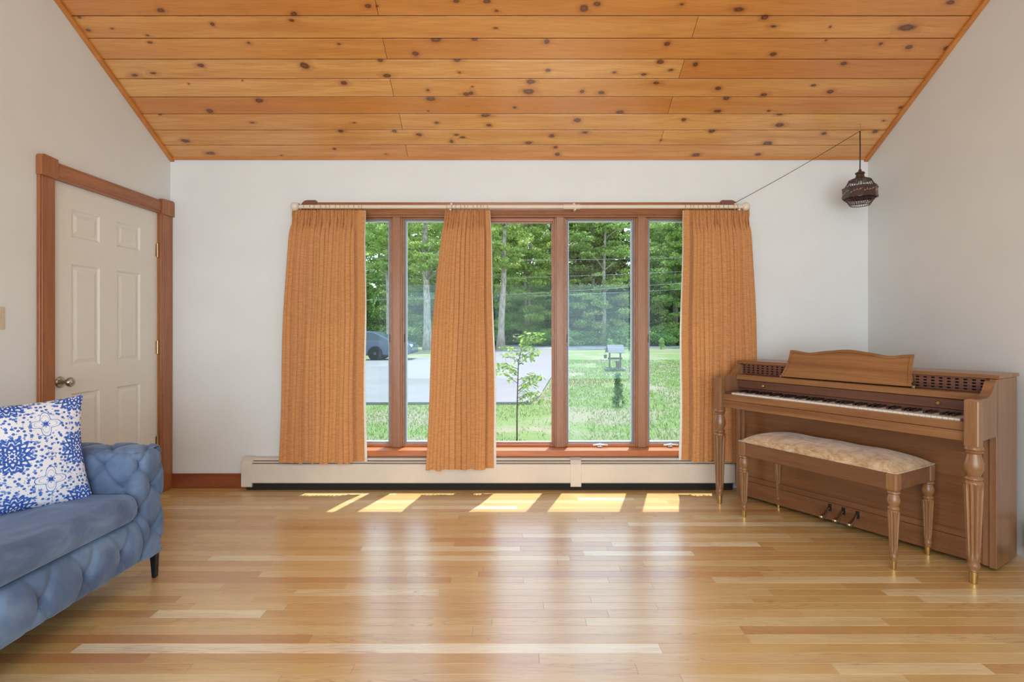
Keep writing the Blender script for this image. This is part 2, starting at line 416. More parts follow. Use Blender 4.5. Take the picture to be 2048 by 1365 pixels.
part('roof_deck', m_dark, other, lambda b: b.box(XL-.1, XR+.1, -4.9, .02, .03, .12))

# ceiling edge trims
def slope_bar(name, x0, x1, mtl, d=.02, lbl=None):
    b = MB(); pts = []
    for Y in (D, RIDGE):
        pts.append(Y)
    vs = []
    for Y in pts:
        z = ceil_z(Y)
        vs += [(x0, Y, z-.0), (x1, Y, z-.0), (x1, Y, z-d), (x0, Y, z-d)]
    b.add(vs, [(0,1,2,3), (7,6,5,4), (0,4,5,1), (1,5,6,2), (2,6,7,3), (3,7,4,0)])
    return struct(b.build(name, mtl, None, bevel=.003), lbl)
m_ctrim = wood('ceiling_trim_pine', (206, 136, 66), (176, 104, 44), axis=1, coat=.3)
m_ctrimx = wood('ceiling_trim_pine_across', (206, 136, 66), (176, 104, 44), axis=0, coat=.3)
slope_bar('trim_1', XL, XL+.03, m_ctrim, lbl='pine strip where sloping ceiling meets left wall')
slope_bar('trim_2', XR-.03, XR, m_ctrim, lbl='pine strip where sloping ceiling meets right wall')
b = MB(); b.box(XL+.03, XR-.03, D-.022, D, H-.006, H+.02); struct(b.build('trim_3', m_ctrimx, None, bevel=.003), 'pine strip where ceiling meets window wall')

# ------------------------------------------------------------------ walls
U0, U1 = (633-CX)*4.06/F, (1443-CX)*4.06/F
UW = (U1-U0)/5
OX0, OX1, OZ0, OZ1 = U0-.035, U1+.035, .262, 2.03
b = MB()
b.box(XL-.14, OX0, D, D+.14, -.2, H+.12); b.box(OX1, XR+.14, D, D+.14, -.2, H+.12)
b.box(OX0, OX1, D, D+.14, -.2, OZ0); b.box(OX0, OX1, D, D+.14, OZ1, H+.12)
struct(b.build('wall_window_side', m_wall), 'white wall around the wide window')
DY0, DY1, DZ = 2.956, 3.853, 1.997
def side_wall(x0, x1, door):
    b = MB()
    if door:
        b.box(x0, x1, -3.5, DY0-.02, -.2, 2.3); b.box(x0, x1, DY1+.02, D, -.2, 2.3); b.box(x0, x1, DY0-.02, DY1+.02, DZ+.02, 2.3)
    else: b.box(x0, x1, -3.5, D, -.2, 2.3)
    b.prism([(-2.85, 2.3), (D, 2.3), (D, ceil_z(D)+.05), (RIDGE, ZR+.06)], x0, x1, 'yz')
    return b
struct(side_wall(XL-.12, XL, True).build('wall_left', m_wall), 'white wall with the panel door')
struct(side_wall(XR, XR+.12, False).build('wall_right', m_wall), 'white wall behind the piano')
b = MB(); b.box(XL-.1, -2.42, -3.5, -3.4, -.2, 2.4); b.box(2.54, XR+.1, -3.5, -3.4, -.2, 2.4); b.box(-2.42, 2.54, -3.5, -3.4, 2.2, 2.4); b.box(-2.42, 2.54, -3.5, -3.4, -.2, .08)
struct(b.build('wall_behind', m_wall), 'white wall behind the view with a wide opening added for the fill light')  # unseen opening, shaped to hold the added rear fill light
# baseboard left of the heater
b = MB(); b.box(XL, -1.945, D-.016, D, 0, .106); struct(b.build('baseboard_left', m_base, None, bevel=.003), 'reddish wooden baseboard left of the baseboard heater')
b = MB(); b.box(XL, XL+.015, -3.4, DY0-.11, 0, .106); struct(b.build('baseboard_side', m_trimy, None, bevel=.003))

# ------------------------------------------------------------------ door
b = MB()
# slab face at x = XL-.012 ; panels recessed
SX = XL-.012
rows_z = [(1.86, 1.70), (1.545, .955), (.80, .16)]
cols_y = [(DY0+.145, DY0+.36), (DY0+.505, DY0+.72)]
door = empty('door_1', (XL, (DY0+DY1)/2, 0)); struct(door, 'white six-panel door in the left wall')
ox, oy = XL, (DY0+DY1)/2
def lb(b, x0, x1, y0, y1, z0, z1): b.box(x0-ox, x1-ox, y0-oy, y1-oy, z0, z1)
ys = [DY0, cols_y[0][0], cols_y[0][1], cols_y[1][0], cols_y[1][1], DY1]
zs = [.01, .16, .80, .955, 1.545, 1.70, 1.86, DZ]
b = MB(); lb(b, SX-.035, SX-.012, DY0, DY1, .01, DZ)
for i in range(5):
    for j in range(7):
        hole = i in (1, 3) and j in (1, 3, 5)
        if not hole: lb(b, SX-.014, SX, ys[i], ys[i+1], zs[j], zs[j+1])
b.build('door_slab', m_door, door)
for (pa, pb) in cols_y:
    for (zt, zb) in rows_z:
        b = MB()
        def ring(i, d, x): return [(x-ox, pa+d-oy, zb+d), (x-ox, pb-d-oy, zb+d), (x-ox, pb-d-oy, zt-d), (x-ox, pa+d-oy, zt-d)]
        prof = [(0, SX-.0005), (.010, SX-.009), (.022, SX-.009), (.042, SX-.002)]
        vs = []
        for d, x in prof: vs += ring(0, d, x)
        fs = [(j*4+k, j*4+(k+1) % 4, (j+1)*4+(k+1) % 4, (j+1)*4+k) for j in range(3) for k in range(4)]+[(12, 13, 14, 15)]
        b.add(vs, fs); b.build('door_panel', m_door, door)
KY, KZ = 3.02, px(135, 766, 2.99).z
def knob(b):
    b.lathe([(.031, 0), (.033, .004), (.029, .010), (.014, .014), (.011, .034), (.018, .044), (.026, .052), (.0275, .062), (.022, .071), (.010, .074), (.009, .076), (.001, .076)], (SX-ox, KY-oy, KZ), 24, axis='x')
part('door_knob', m_nickel, door, knob, smooth=True, auto=.7)
for hz in (1.73, 1.04, .36):
    def hinge(b):
        b.lathe([(.006, -.045), (.006, .045)], (SX+.006-ox, DY1-.004-oy, hz), 10)
        lb(b, SX, SX+.002, DY1-.022, DY1-.002, hz-.045, hz+.045)
        b.ball((SX+.006-ox, DY1-.004-oy, hz+.048), .007, 8, 5); b.ball((SX+.006-ox, DY1-.004-oy, hz-.048), .007, 8, 5)
    part('hinge', m_bronze, door, hinge, smooth=True, auto=.7)
b = MB(); lb(b, SX-.05, XL-.0005, DY0-.019, DY0-.001, 0, DZ+.019); lb(b, SX-.05, XL-.0005, DY1+.001, DY1+.019, 0, DZ+.019); lb(b, SX-.05, XL-.0005, DY0-.001, DY1+.001, DZ+.001, DZ+.019)
b.build('door_jamb', m_trim, door)
CW = .098
def casing_v(y0, y1, z1):
    b = MB(); b.box(XL, XL+.018, y0, y1, 0, z1); b.box(XL, XL+.022, y0+.012, y1-.012, 0, z1); return b
struct(casing_v(DY0-CW, DY0, DZ).build('trim_4', m_trim, None, bevel=.003), 'brown wooden casing on the knob side of the door')
struct(casing_v(DY1, D-.002, DZ).build('trim_5', m_trim, None, bevel=.003), 'brown wooden casing on the hinge side of the door')
b = MB(); b.box(XL, XL+.018, DY0, DY1, DZ, DZ+.09); b.box(XL, XL+.022, DY0, DY1, DZ+.012, DZ+.078)
struct(b.build('trim_6', m_trimy, None, bevel=.003), 'brown wooden head casing above the door')
for nm, y0, y1, lbl in (('trim_7', DY0-CW-.006, DY0+.004, 'rounded corner block over the knob side of the door'), ('trim_8', DY1-.004, D-.001, 'rounded corner block over the hinge side of the door')):
    rr = .022; pts = []
    z0, z1 = DZ-.006, DZ+.108
    def arc(cy, cz, a0, a1): return [(cy+rr*math.cos(a0+(a1-a0)*k/5), cz+rr*math.sin(a0+(a1-a0)*k/5)) for k in range(6)]
    if nm == 'trim_7': pts = [(y0, z0), (y1, z0), (y1, z1-.006)]+arc(y0+rr, z1-rr, PI/2, PI)
    else: pts = [(y0, z0), (y1, z0)]+arc(y1-rr, z1-rr, 0, PI/2)+[(y0, z1-.006)]
    struct(MB().prism(pts, XL, XL+.034, 'yz').build(nm, m_trim, None, bevel=.004), lbl)
# light switch
sy = 2.638; sz = px(9, 636.5, sy).z
sw = tag(empty('light_switch', (XL, sy, sz)), 'beige light switch plate on the white wall left of the door', 'light switch')
part('plate', m_ivory, sw, lambda b: b.box(0, .006, -.036, .036, -.056, .056), bevel=.003)
part('toggle', m_ivory, sw, lambda b: b.prism([(.004, -.008), (.016, .004), (.016, .010), (.004, .008)], -.005, .005, 'xz'))
part('screw', m_nickel, sw, lambda b: b.lathe([(.003, 0), (.003, .0075)], (0, 0, .030), 10, axis='x'))
part('screw', m_nickel, sw, lambda b: b.lathe([(.003, 0), (.003, .0075)], (0, 0, -.030), 10, axis='x'))
part('toggle_slot', m_dark, sw, lambda b: b.box(.0055, .0066, -.006, .006, -.012, .012))

# ------------------------------------------------------------------ window
SILLZ = .286
# jamb liner, sill, apron, casing
b = MB(); b.box(OX0, OX0+.02, D-.001, D+.14, SILLZ, OZ1); b.box(OX1-.02, OX1, D-.001, D+.14, SILLZ, OZ1)
struct(b.build('trim_9', m_win), 'wooden side jambs of the wide window')
b = MB(); b.box(OX0+.02, OX1-.02, D-.001, D+.14, OZ1-.015, OZ1+.001); b.box(OX0+.02, OX1-.02, D+.03, D+.14, OZ1-.028, OZ1-.015)
struct(b.build('trim_10', m_winx, None, bevel=.002), 'stepped wooden head jamb of the wide window')
SF = 3.935
b = MB(); b.box(OX0-.09, OX1+.09, SF, D+.0, .240, SILLZ); b.box(OX0, OX1, D, D+.16, .240, SILLZ)
m_sill = wood('sill_wood', (196, 116, 56), (166, 88, 38), axis=0, coat=.4)
struct(b.build('trim_11', m_sill, None, bevel=.006), 'orange-brown wooden sill under the wide window')
b = MB(); b.box(OX0-.0, OX1+.0, D-.018, D, 2.022, 2.100); b.box(OX0, OX1, D-.022, D, 2.034, 2.088)
struct(b.build('trim_12', m_trimx, None, bevel=.003), 'brown wooden head casing above the wide window')
for nm, x0, x1, zt in (('trim_13', OX0-.075, OX0+.02, 1), ('trim_14', OX1-.02, OX1+.075, 1)):
    b = MB(); b.box(x0, x1, D-.018, D, SILLZ, 2.022); struct(b.build(nm, m_trim, None, bevel=.003), 'brown wooden side casing behind the '+('left' if nm == 'trim_13' else 'right')+' curtain')
for nm, x0, x1, left in (('trim_15', (602-CX)*3.95/F, (632-CX)*3.95/F, True), ('trim_16', (1443-CX)*3.95/F, (1475-CX)*3.95/F, False)):
    z0, z1, rr = 2.00, 2.113, .045
    if left: pts = [(x1, z0), (x1, z1-.004), (x1-.006, z1)]+[(x0+rr+rr*math.cos(a), z1-rr+rr*math.sin(a)) for a in [PI/2+PI/2*k/6 for k in range(7)]]+[(x0, z0)]
    else: pts = [(x0, z0), (x1, z0)]+[(x1-rr+rr*math.cos(a), z1-rr+rr*math.sin(a)) for a in [PI/2*k/6 for k in range(7)]]+[(x0+.006, z1), (x0, z1-.004)]
    struct(MB().prism(pts, D-.034, D, 'xz').build(nm, m_block, None, bevel=.004), 'dark wooden corner block at the '+('left' if left else 'right')+' end of the window head')
GZ0, GZ1 = .322, 1.977
FY = 4.045
def frame_ring(b, x0, x1, z0, z1, w, y0, y1, wb=None, wtp=None):
    wb = w if wb is None else wb; wtp = w if wtp is None else wtp
    b.box(x0, x0+w, y0, y1, z0, z1); b.box(x1-w, x1, y0, y1, z0, z1)
    b.box(x0+w, x1-w, y0, y1, z0, z0+wb); b.box(x0+w, x1-w, y0, y1, z1-wtp, z1)
desc = ['leftmost narrow casement mostly behind the left curtain', 'casement left of the middle curtain', 'wide clear fixed pane behind the middle curtain showing the sapling',
        'casement showing the wishing well', 'rightmost casement beside the right curtain']
mull = []
for i in range(5):
    x0, x1 = U0+i*UW, U0+(i+1)*UW
    w = empty('window_%d' % (i+1), (0, 0, 0)); struct(w, desc[i])
    MW = .040
    a0, a1 = x0+MW, x1-MW
    if i == 2:
        fz = (GZ0-.012, GZ1+.008)
        b = MB(); frame_ring(b, a0, a1, SILLZ+.001, OZ1-.029, .010, FY+.0, FY+.06, .020, .026); b.build('window_frame', m_winx, w, bevel=.002)
        b = MB(); frame_ring(b, a0+.010, a1-.010, SILLZ+.021, OZ1-.055, .008, FY+.012, FY+.055, .012, .008); b.build('glazing_bead', m_winx, w, bevel=.001)
        g0, g1, h0, h1 = a0+.018, a1-.018, SILLZ+.033, OZ1-.063
        b = MB(); b.box(g0-.004, g1+.004, FY+.033, FY+.036, h0-.004, h1+.004); b.build('glass', m_glass, w)
        b = MB(); b.box(g0, g1, FY+.02, FY+.034, h0-.001, h0+.004); b.build('threshold_strip', m_alum, w)
        continue
    b = MB(); frame_ring(b, a0, a1, SILLZ+.001, OZ1-.029, .012, FY, FY+.06, .024, .010); b.build('sash', m_winx, w, bevel=.002)
    b = MB(); frame_ring(b, a0+.012, a1-.012, SILLZ+.025, OZ1-.039, .014, FY+.010, FY+.058, .010, .012); b.build('screen_frame', m_gasket, w, bevel=.0015)
    b = MB(); frame_ring(b, a0+.026, a1-.026, SILLZ+.035, OZ1-.051, .004, FY+.022, FY+.05); b.build('spacer', m_alum, w)
    g0, g1, h0, h1 = a0+.028, a1-.028, SILLZ+.037, OZ1-.053
    b = MB(); b.box(g0, g1, FY+.034, FY+.036, h0, h1); b.build('glass', m_glass_d, w)
    # small lock and strike at the sash edge
    lx = a1-.013 if i in (0,) else a0+.013
    b = MB(); b.box(lx-.004, lx+.004, FY+.002, FY+.012, 1.10-.03, 1.10+.03); b.build('lock', m_black, w, bevel=.001)
    if i in (3, 4):
        cx_ = (1200-CX)*4.02/F if i == 3 else (1341-CX)*4.02/F
        def crank(b):
            z = SILLZ+.026
            b.box(cx_-.018, cx_+.018, FY-.024, FY, SILLZ+.001, z); b.lathe([(.014, 0), (.011, .014), (.007, .020)], (cx_, FY-.03, SILLZ+.014), 14)
            b.tube([(cx_-.055, FY-.036, z-.006), (cx_-.02, FY-.036, z-.002), (cx_+.02, FY-.036, z-.002), (cx_+.055, FY-.036, z-.006)], [.007, .006, .006, .007], 8)
        part('crank_handle', m_silver, w, crank, smooth=True, auto=.6, bevel=.002)
for i in range(6):
    xc = U0+i*UW
    hw = .040
    b = MB(); b.box(xc-hw, xc+hw, FY-.012, FY+.08, SILLZ+.0005, OZ1-.028); b.box(xc-.028, xc+.028, FY-.026, FY-.012, SILLZ+.0005, OZ1-.016)
    struct(b.build('trim_%d' % (17+i), m_win, None, bevel=.003), ['left end post of the window frame', 'brown mullion between the first and second panes', 'brown mullion hidden behind the middle curtain',
           'brown mullion between the clear pane and the well pane', 'brown mullion between the well pane and the last pane', 'right end post of the window frame'][i])

# ------------------------------------------------------------------ baseboard heaters
def heater(name, L, lbl, caps, joints_):
    """local: x along the wall, y=0 wall plane, -y into the room"""
    h = tag(empty(name), lbl, 'heater')
    def back(b): b.prism([(0, .03), (0, .232), (-.012, .232), (-.040, .226), (-.048, .214), (-.046, .211), (-.036, .220), (-.010, .226), (-.004, .22), (-.004, .03)], 0, L, 'yz')
    part('back_plate', m_heater, h, back)
    def cover(b): b.prism([(-.066, .192), (-.074, .186), (-.076, .178), (-.076, .060), (-.070, .052), (-.066, .052), (-.072, .062), (-.072, .178), (-.064, .188)], .0, L, 'yz')
    part('front_cover', m_heater, h, cover)
    part('damper', m_heater, h, lambda b: b.prism([(-.050, .2035), (-.064, .1965), (-.065, .2005), (-.051, .2075)], .03, L-.01, 'yz'))
    part('dark_interior', m_dark, h, lambda b: (b.box(.03, L-.01, -.060, -.001, .0012, .19), b.box(.03, L-.01, -.042, -.005, .19, .2105)))  # dark boxes stand in for the shade in the slots and under the cover
    for (a, e) in caps:
        def cap(b): b.prism([(0, .028), (0, .236), (-.030, .234), (-.062, .214), (-.080, .186), (-.081, .030), (-.070, .022), (-.0, .022)], a, e, 'yz')
        part('end_cap', m_heater, h, cap, bevel=.003)
    for (a, e) in joints_:
        def cap(b): b.prism([(-.030, .2335), (-.062, .2150), (-.079, .187), (-.080, .030), (-.074, .026), (-.074, .180), (-.058, .208), (-.030, .229)], a, e, 'yz')
        part('joint_cover', m_heater, h, cap, bevel=.0015)
    return h
HL0, HL1 = -1.950, 1.62
j0 = (1141-CX)*3.905/F-HL0
h1 = heater('baseboard_heater', HL1-HL0, 'long cream baseboard heater under the wide window', [(0, .075)], [(j0, j0+.078)])
h1.location = (HL0, D, 0)
h2 = heater('baseboard_heater', 3.2, 'white baseboard heater on the right wall behind the piano end', [], [])
h2.rotation_euler = (0, 0, -PI/2); h2.location = (XR, 2.73, 0); h2.scale = (1, .48, 1)

# ------------------------------------------------------------------ curtain rod
RY, RZ, RR = 3.872, 2.046, .0135
RX0, RX1 = (596-CX)*RY/F, (1485-CX)*RY/F
rod = tag(empty('curtain_rod', (0, RY, RZ)), 'long cream painted curtain rod with ball ends across the window head', 'curtain rod')
part('pole', m_rod, rod, lambda b: b.tube([(RX0, 0, 0), (RX1, 0, 0)], RR, 16), smooth=True, auto=.8)
part('pole_sleeve', m_rod, rod, lambda b: b.tube([((1127-CX)*RY/F, 0, 0), ((1160-CX)*RY/F, 0, 0)], RR+.0035, 16), smooth=True, auto=.8)
for x in (RX0-.022, RX1+.022):
    part('finial', m_rod, rod, lambda b: (b.ball((x, 0, .001), .031, 18, 12), b.tube([(x, 0, 0), (x+(.03 if x < 0 else -.03), 0, 0)], .017, 14)), smooth=True, auto=.9)
for x in ((575+8-CX)*RY/F+.02, (901-CX)*RY/F, (1150-CX)*RY/F, (1478-CX)*RY/F):
    def br(b):
        b.box(x-.007, x+.007, .058, .092, -.002, .040); b.box(x-.004, x+.004, -.004, .075, -.020, -.016); b.box(x-.004, x+.004, .068, .076, -.018, .03)
        b.tube([(x, -.016, .0), (x, -.014, -.012), (x, 0, -.0185), (x, .014, -.012), (x, .018, 0)], .003, 6); b.box(x-.006, x+.006, -.006, .006, -.026, -.016)
    part('bracket', m_rod, rod, br)

# ------------------------------------------------------------------ curtains
def fabric(name, ca, cb, transl):
    m, t, b = mat(name)
    o = t.obj()
    slub = t.noise(t.scale(o, (22, 22, 260)), 1.5, 3, .7); weave = t.noise(t.scale(o, (260, 260, 90)), 2.0, 2)
    g = t.m('ADD', t.m('MULTIPLY', slub, .9), t.m('MULTIPLY', weave, .1))
    c = t.ramp(g, [(.36, lin(cb)), (.62, lin(ca))])
    t.put(b.inputs['Base Color'], c); b.inputs['Roughness'].default_value = .85; b.inputs['Sheen Weight'].default_value = .15
    t.put(b.inputs['Normal'], t.bump(g, .12, .0006))
    tl = t.node('ShaderNodeBsdfTranslucent'); t.put(tl.inputs[0], c)
    mx = t.node('ShaderNodeMixShader'); mx.inputs[0].default_value = transl
    t.l.new(b.outputs[0], mx.inputs[1]); t.l.new(tl.outputs[0], mx.inputs[2]); t.l.new(mx.outputs[0], t.n['Material Output'].inputs[0])
    return m
m_cur = fabric('burnt_orange_slub_fabric', (216, 158, 101), (189, 124, 70), .14)
m_lin = fabric('white_curtain_lining', (226, 218, 208), (210, 202, 194), .3)
def curtain(xt0, xt1, xb0, xb1, zb, N, lbl, seed, free, nr):
    RR_ = random.Random(seed)
    Yc = RY+.004; zt = 2.024
    T0, T1 = (xt0-CX)*RY/F, (xt1-CX)*RY/F; B0, B1 = (xb0-CX)*RY/F, (xb1-CX)*RY/F
    root = tag(empty('curtain', ((T0+T1)/2, Yc, zt)), lbl, 'curtain'); rx = (T0+T1)/2
    warp = [0]
    for k in range(N): warp.append(warp[-1]+RR_.uniform(.65, 1.45))
    warp = [w/warp[-1] for w in warp]
    amp = [RR_.uniform(.55, 1.3) for _ in range(N+1)]; drift = [RR_.uniform(-.4, .4) for _ in range(N+1)]; hem = [RR_.uniform(-.012, .012) for _ in range(N+1)]
    S = 18; nu = N*S+1; nv = 56
    pts = []
    # free edge: a flat leading strip on the 'free' side
    fw = .13 if free else .03
    def fold(u, v, off):
        # u 0..1, v 0 top..1 bottom
        if free == 'R': uu = min(1, u/(1-fw)); fl = max(0, (u-(1-fw))/fw)
        elif free == 'L': uu = max(0, (u-fw)/(1-fw)); fl = max(0, (fw-u)/fw)
        else: uu = u; fl = 0
        q = uu*N; i = min(int(q), N-1); f = q-i
        xw = warp[i]+(warp[i+1]-warp[i])*f
        if free == 'R': xn = xw*(1-.13)+fl*.13
        elif free == 'L': xn = .13+xw*.87-fl*.13
        else: xn = xw
        z = zt-(zt-zb)*v
        dz = zt-z
        ease = 1-math.exp(-dz*2.0)
        ex = ease*.5+.5*v
        x0 = T0+(B0-T0)*ex; x1 = T1+(B1-T1)*ex
        A = amp[i]*(1-f)+amp[i+1]*f
        pinch = math.exp(-((dz-.085)/.032)**2)
        body = min(1, max(0, (dz-.06)/.16)); body = body*body*(3-2*body)
        keep = 1-min(1, fl*3) if fl > 0 else 1
        tube_ = (1-abs(2*f-1)**3)**.75
        g = (uu*N*.5) % 1
        dep = -A*(.008+.030*body)*tube_
        top = -(1-body)*.012*abs(math.sin(2*PI*f))**.8 + pinch*.014*math.cos(2*PI*g)
        cell = (x1-x0)/N
        x = x0+(x1-x0)*xn+keep*(-pinch*.30*cell*math.sin(2*PI*(g-.5))-.22*cell*math.sin(2*PI*f)*(.25+.75*body))
        y = Yc+(dep+top+.020)*keep+off+(fl*.010 if fl > 0 else 0)
        x += .004*math.sin(3.1*v*PI+(uu*N)*.55)*body
        hz = (hem[i]*(1-f)+hem[i+1]*f)*v**6
        return (x-rx, y-Yc, z-zt+hz)
    b = MB(); b.grid(lambda u, v: fold(u, v, -.0015), nu, nv); b.build('cloth', m_cur, root, smooth=True)
    b = MB()
    def lining(u, v):
        p = fold(u, v, .004)
        e = .0
        if free == 'R' and u > .985: e = .004+.014*v
        if free == 'L' and u < .015: e = -.004-.014*v
        return (p[0]+e, p[1], p[2]-.002)
    if free == 'R': b.grid(lambda u, v: lining(1-fw*1.15+fw*1.15*u, v), 50, nv)
    else: b.grid(lambda u, v: lining(fw*1.15*u, v), 50, nv)
    b.build('lining', m_lin, root, smooth=True)
    xs = [T0+.012+(T1-T0-.024)*((k/(nr-1))**.9) for k in range(nr)] if free != 'L' else [T1-.012-(T1-T0-.024)*((k/(nr-1))**.9) for k in range(nr)]
    for k, x in enumerate(xs):
        tw = RR_.uniform(-.5, .5)
        def rg(b):
            P = []
            for j in range(16):
                a = 2*PI*j/16; P.append((x-rx+.019*math.sin(a)*math.sin(tw)*.8, .019*math.sin(a)*math.cos(tw)-.004, RZ-zt+.019*math.cos(a)-.007))
            b.tube(P, .0019, 5, closed=True)
            b.tube([(x-rx, -.006, RZ-zt-.024), (x-rx, -.007, -.012)], .0012, 5)
        part('curtain_ring', m_brass, root, rg, smooth=True)
    return root
curtain(583, 729, 560, 727, .212, 19, 'wide orange pleated curtain at the left end of the window', 3, 'R', 15)
curtain(890, 979, 852, 989, .165, 14, 'narrow orange pleated curtain pulled together mid window between two panes', 4, 'R', 11)
curtain(1368, 1500, 1364, 1517, .222, 18, 'wide orange pleated curtain at the right end of the window beside the piano', 5, 'L', 15)

# ------------------------------------------------------------------ hanging lantern
LX, LY = (1720-CX)*3.702/F, 3.702
m_lant = wood('lantern_dark_wood', (84, 54, 44), (54, 32, 26), axis=2, coat=.3, amt=.6)
m_twig = plain('inlaid_cream_twig', (196, 176, 150), .5)
m_bulb = plain('frosted_white_glass', (228, 222, 208), .3)
lan = tag(empty('hanging_lantern', (LX, LY, 2.0)), 'small dark wooden lattice lantern hanging in the right corner', 'pendant lamp')
def z_(v): return v-2.0
part('cap', m_lant, lan, lambda b: b.lathe([(.004, z_(2.267)), (.009, z_(2.262)), (.010, z_(2.250)), (.018, z_(2.247)), (.029, z_(2.240)), (.030, z_(2.234)), (.024, z_(2.228)), (.026, z_(2.218)), (.030, z_(2.208)), (.069, z_(2.190)), (.070, z_(2.184)), (.001, z_(2.184))], (0,0,0), 24), smooth=True, auto=.5)
def octo(b, r, z0, z1, th=.005):
    ro = [(r*math.cos(PI/8+k*PI/4), r*math.sin(PI/8+k*PI/4)) for k in range(8)]; ri = [(x*(1-th/r), y*(1-th/r)) for x, y in ro]
    vs = [(x, y, z0) for x, y in ro]+[(x, y, z1) for x, y in ro]+[(x, y, z0) for x, y in ri]+[(x, y, z1) for x, y in ri]
    fs = []
    for k in range(8):
        n = (k+1) % 8; fs += [(k, n, 8+n, 8+k), (16+k, 24+k, 24+n, 16+n), (8+k, 8+n, 24+n, 24+k), (k, 16+k, 16+n, n)]
    b.add(vs, fs)
part('octagonal_band', m_lant, lan, lambda b: octo(b, .1055, z_(2.082), z_(2.132)))
part('band_rim', m_lant, lan, lambda b: (octo(b, .108, z_(2.130), z_(2.138)), octo(b, .108, z_(2.066), z_(2.084))))
def lattice(b):
    for k in range(32):
        a = 2*PI*k/32; rb = .104*math.cos(PI/8)/math.cos(((a) % (PI/4))-PI/8)
        c, s_ = math.cos(a), math.sin(a)
        b.tube([(rb*c*.99, rb*s_*.99, z_(2.136)), (.080*c, .080*s_, z_(2.160)), (.067*c, .067*s_, z_(2.186))], .0018, 5)
        b.tube([(rb*c*.99, rb*s_*.99, z_(2.070)), (.078*c, .078*s_, z_(2.048)), (.060*c, .060*s_, z_(2.020))], .0018, 5)
    for r, z in ((.056+.004, 2.018), (.070, 2.038), (.085, 2.054)):
        b.tube([(r*math.cos(2*PI*j/32), r*math.sin(2*PI*j/32), z_(z)) for j in range(32)], .0022, 5, closed=True)
part('lattice_bars', m_lant, lan, lattice)
part('bulb', m_bulb, lan, lambda b: b.lathe([(.012, z_(2.186)), (.014, z_(2.16)), (.028, z_(2.13)), (.032, z_(2.11)), (.024, z_(2.09)), (.002, z_(2.082))], (0,0,0), 18), smooth=True)
def twig(b):
    for f in range(8):
        a = f*PI/4; n = Vector((math.cos(a), math.sin(a), 0)); t_ = Vector((-n.y, n.x, 0)); r = .1055*math.cos(PI/8)+.0006
        RT = random.Random(f)
        P = [n*r+t_*(-.036+.018*j)+Vector((0, 0, z_(2.095+.005*j+.004*math.sin(j*2+f)))) for j in range(5)]
        b.tube(P, .0008, 4)
        for j in range(4): b.ball(P[j]+Vector((0, 0, .007))+t_*.005, .0028, 6, 4)
part('inlaid_twig', m_twig, lan, twig)
part('cord', m_cord, lan, lambda b: b.tube([(0, 0, z_(2.262)), (.001, 0, z_(2.40)), (0, 0, z_(2.527))], .0036, 6), smooth=True)
e2 = px(1470, 406, D-.036)
part('swag_cord', m_cord, lan, lambda b: b.tube([Vector((0, 0, z_(2.527)))*(1-k/12)+Vector((e2.x-LX, e2.y-LY, e2.z-2.0))*(k/12)-Vector((0, 0, .010*math.sin(PI*k/12))) for k in range(13)], .0020, 6), smooth=True)
hk = tag(empty('ceiling_hook', (LX, LY, ceil_z(LY))), 'small brass hook in the pine ceiling holding the lantern cord', 'hook')
part('hook_wire', m_brass, hk, lambda b: b.tube([(0, 0, .004), (.002, 0, -.012), (.006, 0, -.022), (.002, 0, -.034), (-.004, 0, -.042), (-.003, 0, -.050), (.003, 0, -.052), (.006, 0, -.048)], .0015, 6), smooth=True)

# ------------------------------------------------------------------ piano
mw1 = wood('piano_walnut', (156, 110, 68), (122, 80, 46), axis=0, coat=.35, coatr=.2, rough=.35, stretch=22)
mw1v = wood('piano_walnut_upright', (148, 104, 70), (118, 80, 52), axis=2, coat=.35, coatr=.2, rough=.35, stretch=22)
mw2 = wood('piano_walnut_dark', (118, 76, 54), (90, 54, 38), axis=0, coat=.35, coatr=.2, rough=.35, stretch=22)
mw3 = wood('piano_knee_board', (138, 90, 54), (106, 66, 38), axis=0, coat=.45, coatr=.15, rough=.3, stretch=22)
mwl = wood('turned_leg_wood', (152, 110, 70), (120, 82, 50), axis=2, coat=.4, coatr=.15, rough=.35)
m_key = plain('white_piano_key', (236, 232, 220), .25, coat=.3)
m_bkey = plain('black_piano_key', (24, 22, 24), .25, coat=.4)
TH = .9989
piano = tag(empty('upright_piano', (1.4023, 3.6333, 0), -TH), 'brown console piano with turned front legs set across the right corner', 'piano')
LG = 1.354; VB = .505
part('side_panel', mw1v, piano, lambda b: b.box(-.022, .006, .215, VB, .018, .930), bevel=.002)
part('side_panel', mw1v, piano, lambda b: b.box(1.350, 1.378, .215, VB, .018, .930), bevel=.002)
part('back_panel', mw2, piano, lambda b: b.box(.006, 1.350, VB-.02, VB-.004, .02, .93))
def lid(b):
    b.prism([(-.006+.225, .9325), (VB+.010, .9325), (VB+.010, .944), (VB+.004, .950), (.238, .950), (.219, .938)], -.028, 1.384, 'yz')
part('lid', mw1, piano, lid, bevel=.001)
part('knee_board', mw3, piano, lambda b: b.box(.034, 1.322, .236, .250, .160, .700))
part('pilaster', mw1v, piano, lambda b: b.box(.006, .034, .226, .25, .02, .66))
part('pilaster', mw1v, piano, lambda b: b.box(1.322, 1.350, .226, .25, .02, .66))
part('dado_rail', mw3, piano, lambda b: b.box(.034, 1.322, .230, .25, .127, .160), bevel=.001)
part('bottom_rail', mw3, piano, lambda b: b.box(.034, 1.322, .228, .25, .022, .1255), bevel=.001)
part('keybed', mw1, piano, lambda b: b.box(.004, 1.350, .0, .24, .649, .6955), bevel=.002)
part('key_slip', mw1, piano, lambda b: b.box(.004, 1.350, .004, .026, .697, .738), bevel=.002)
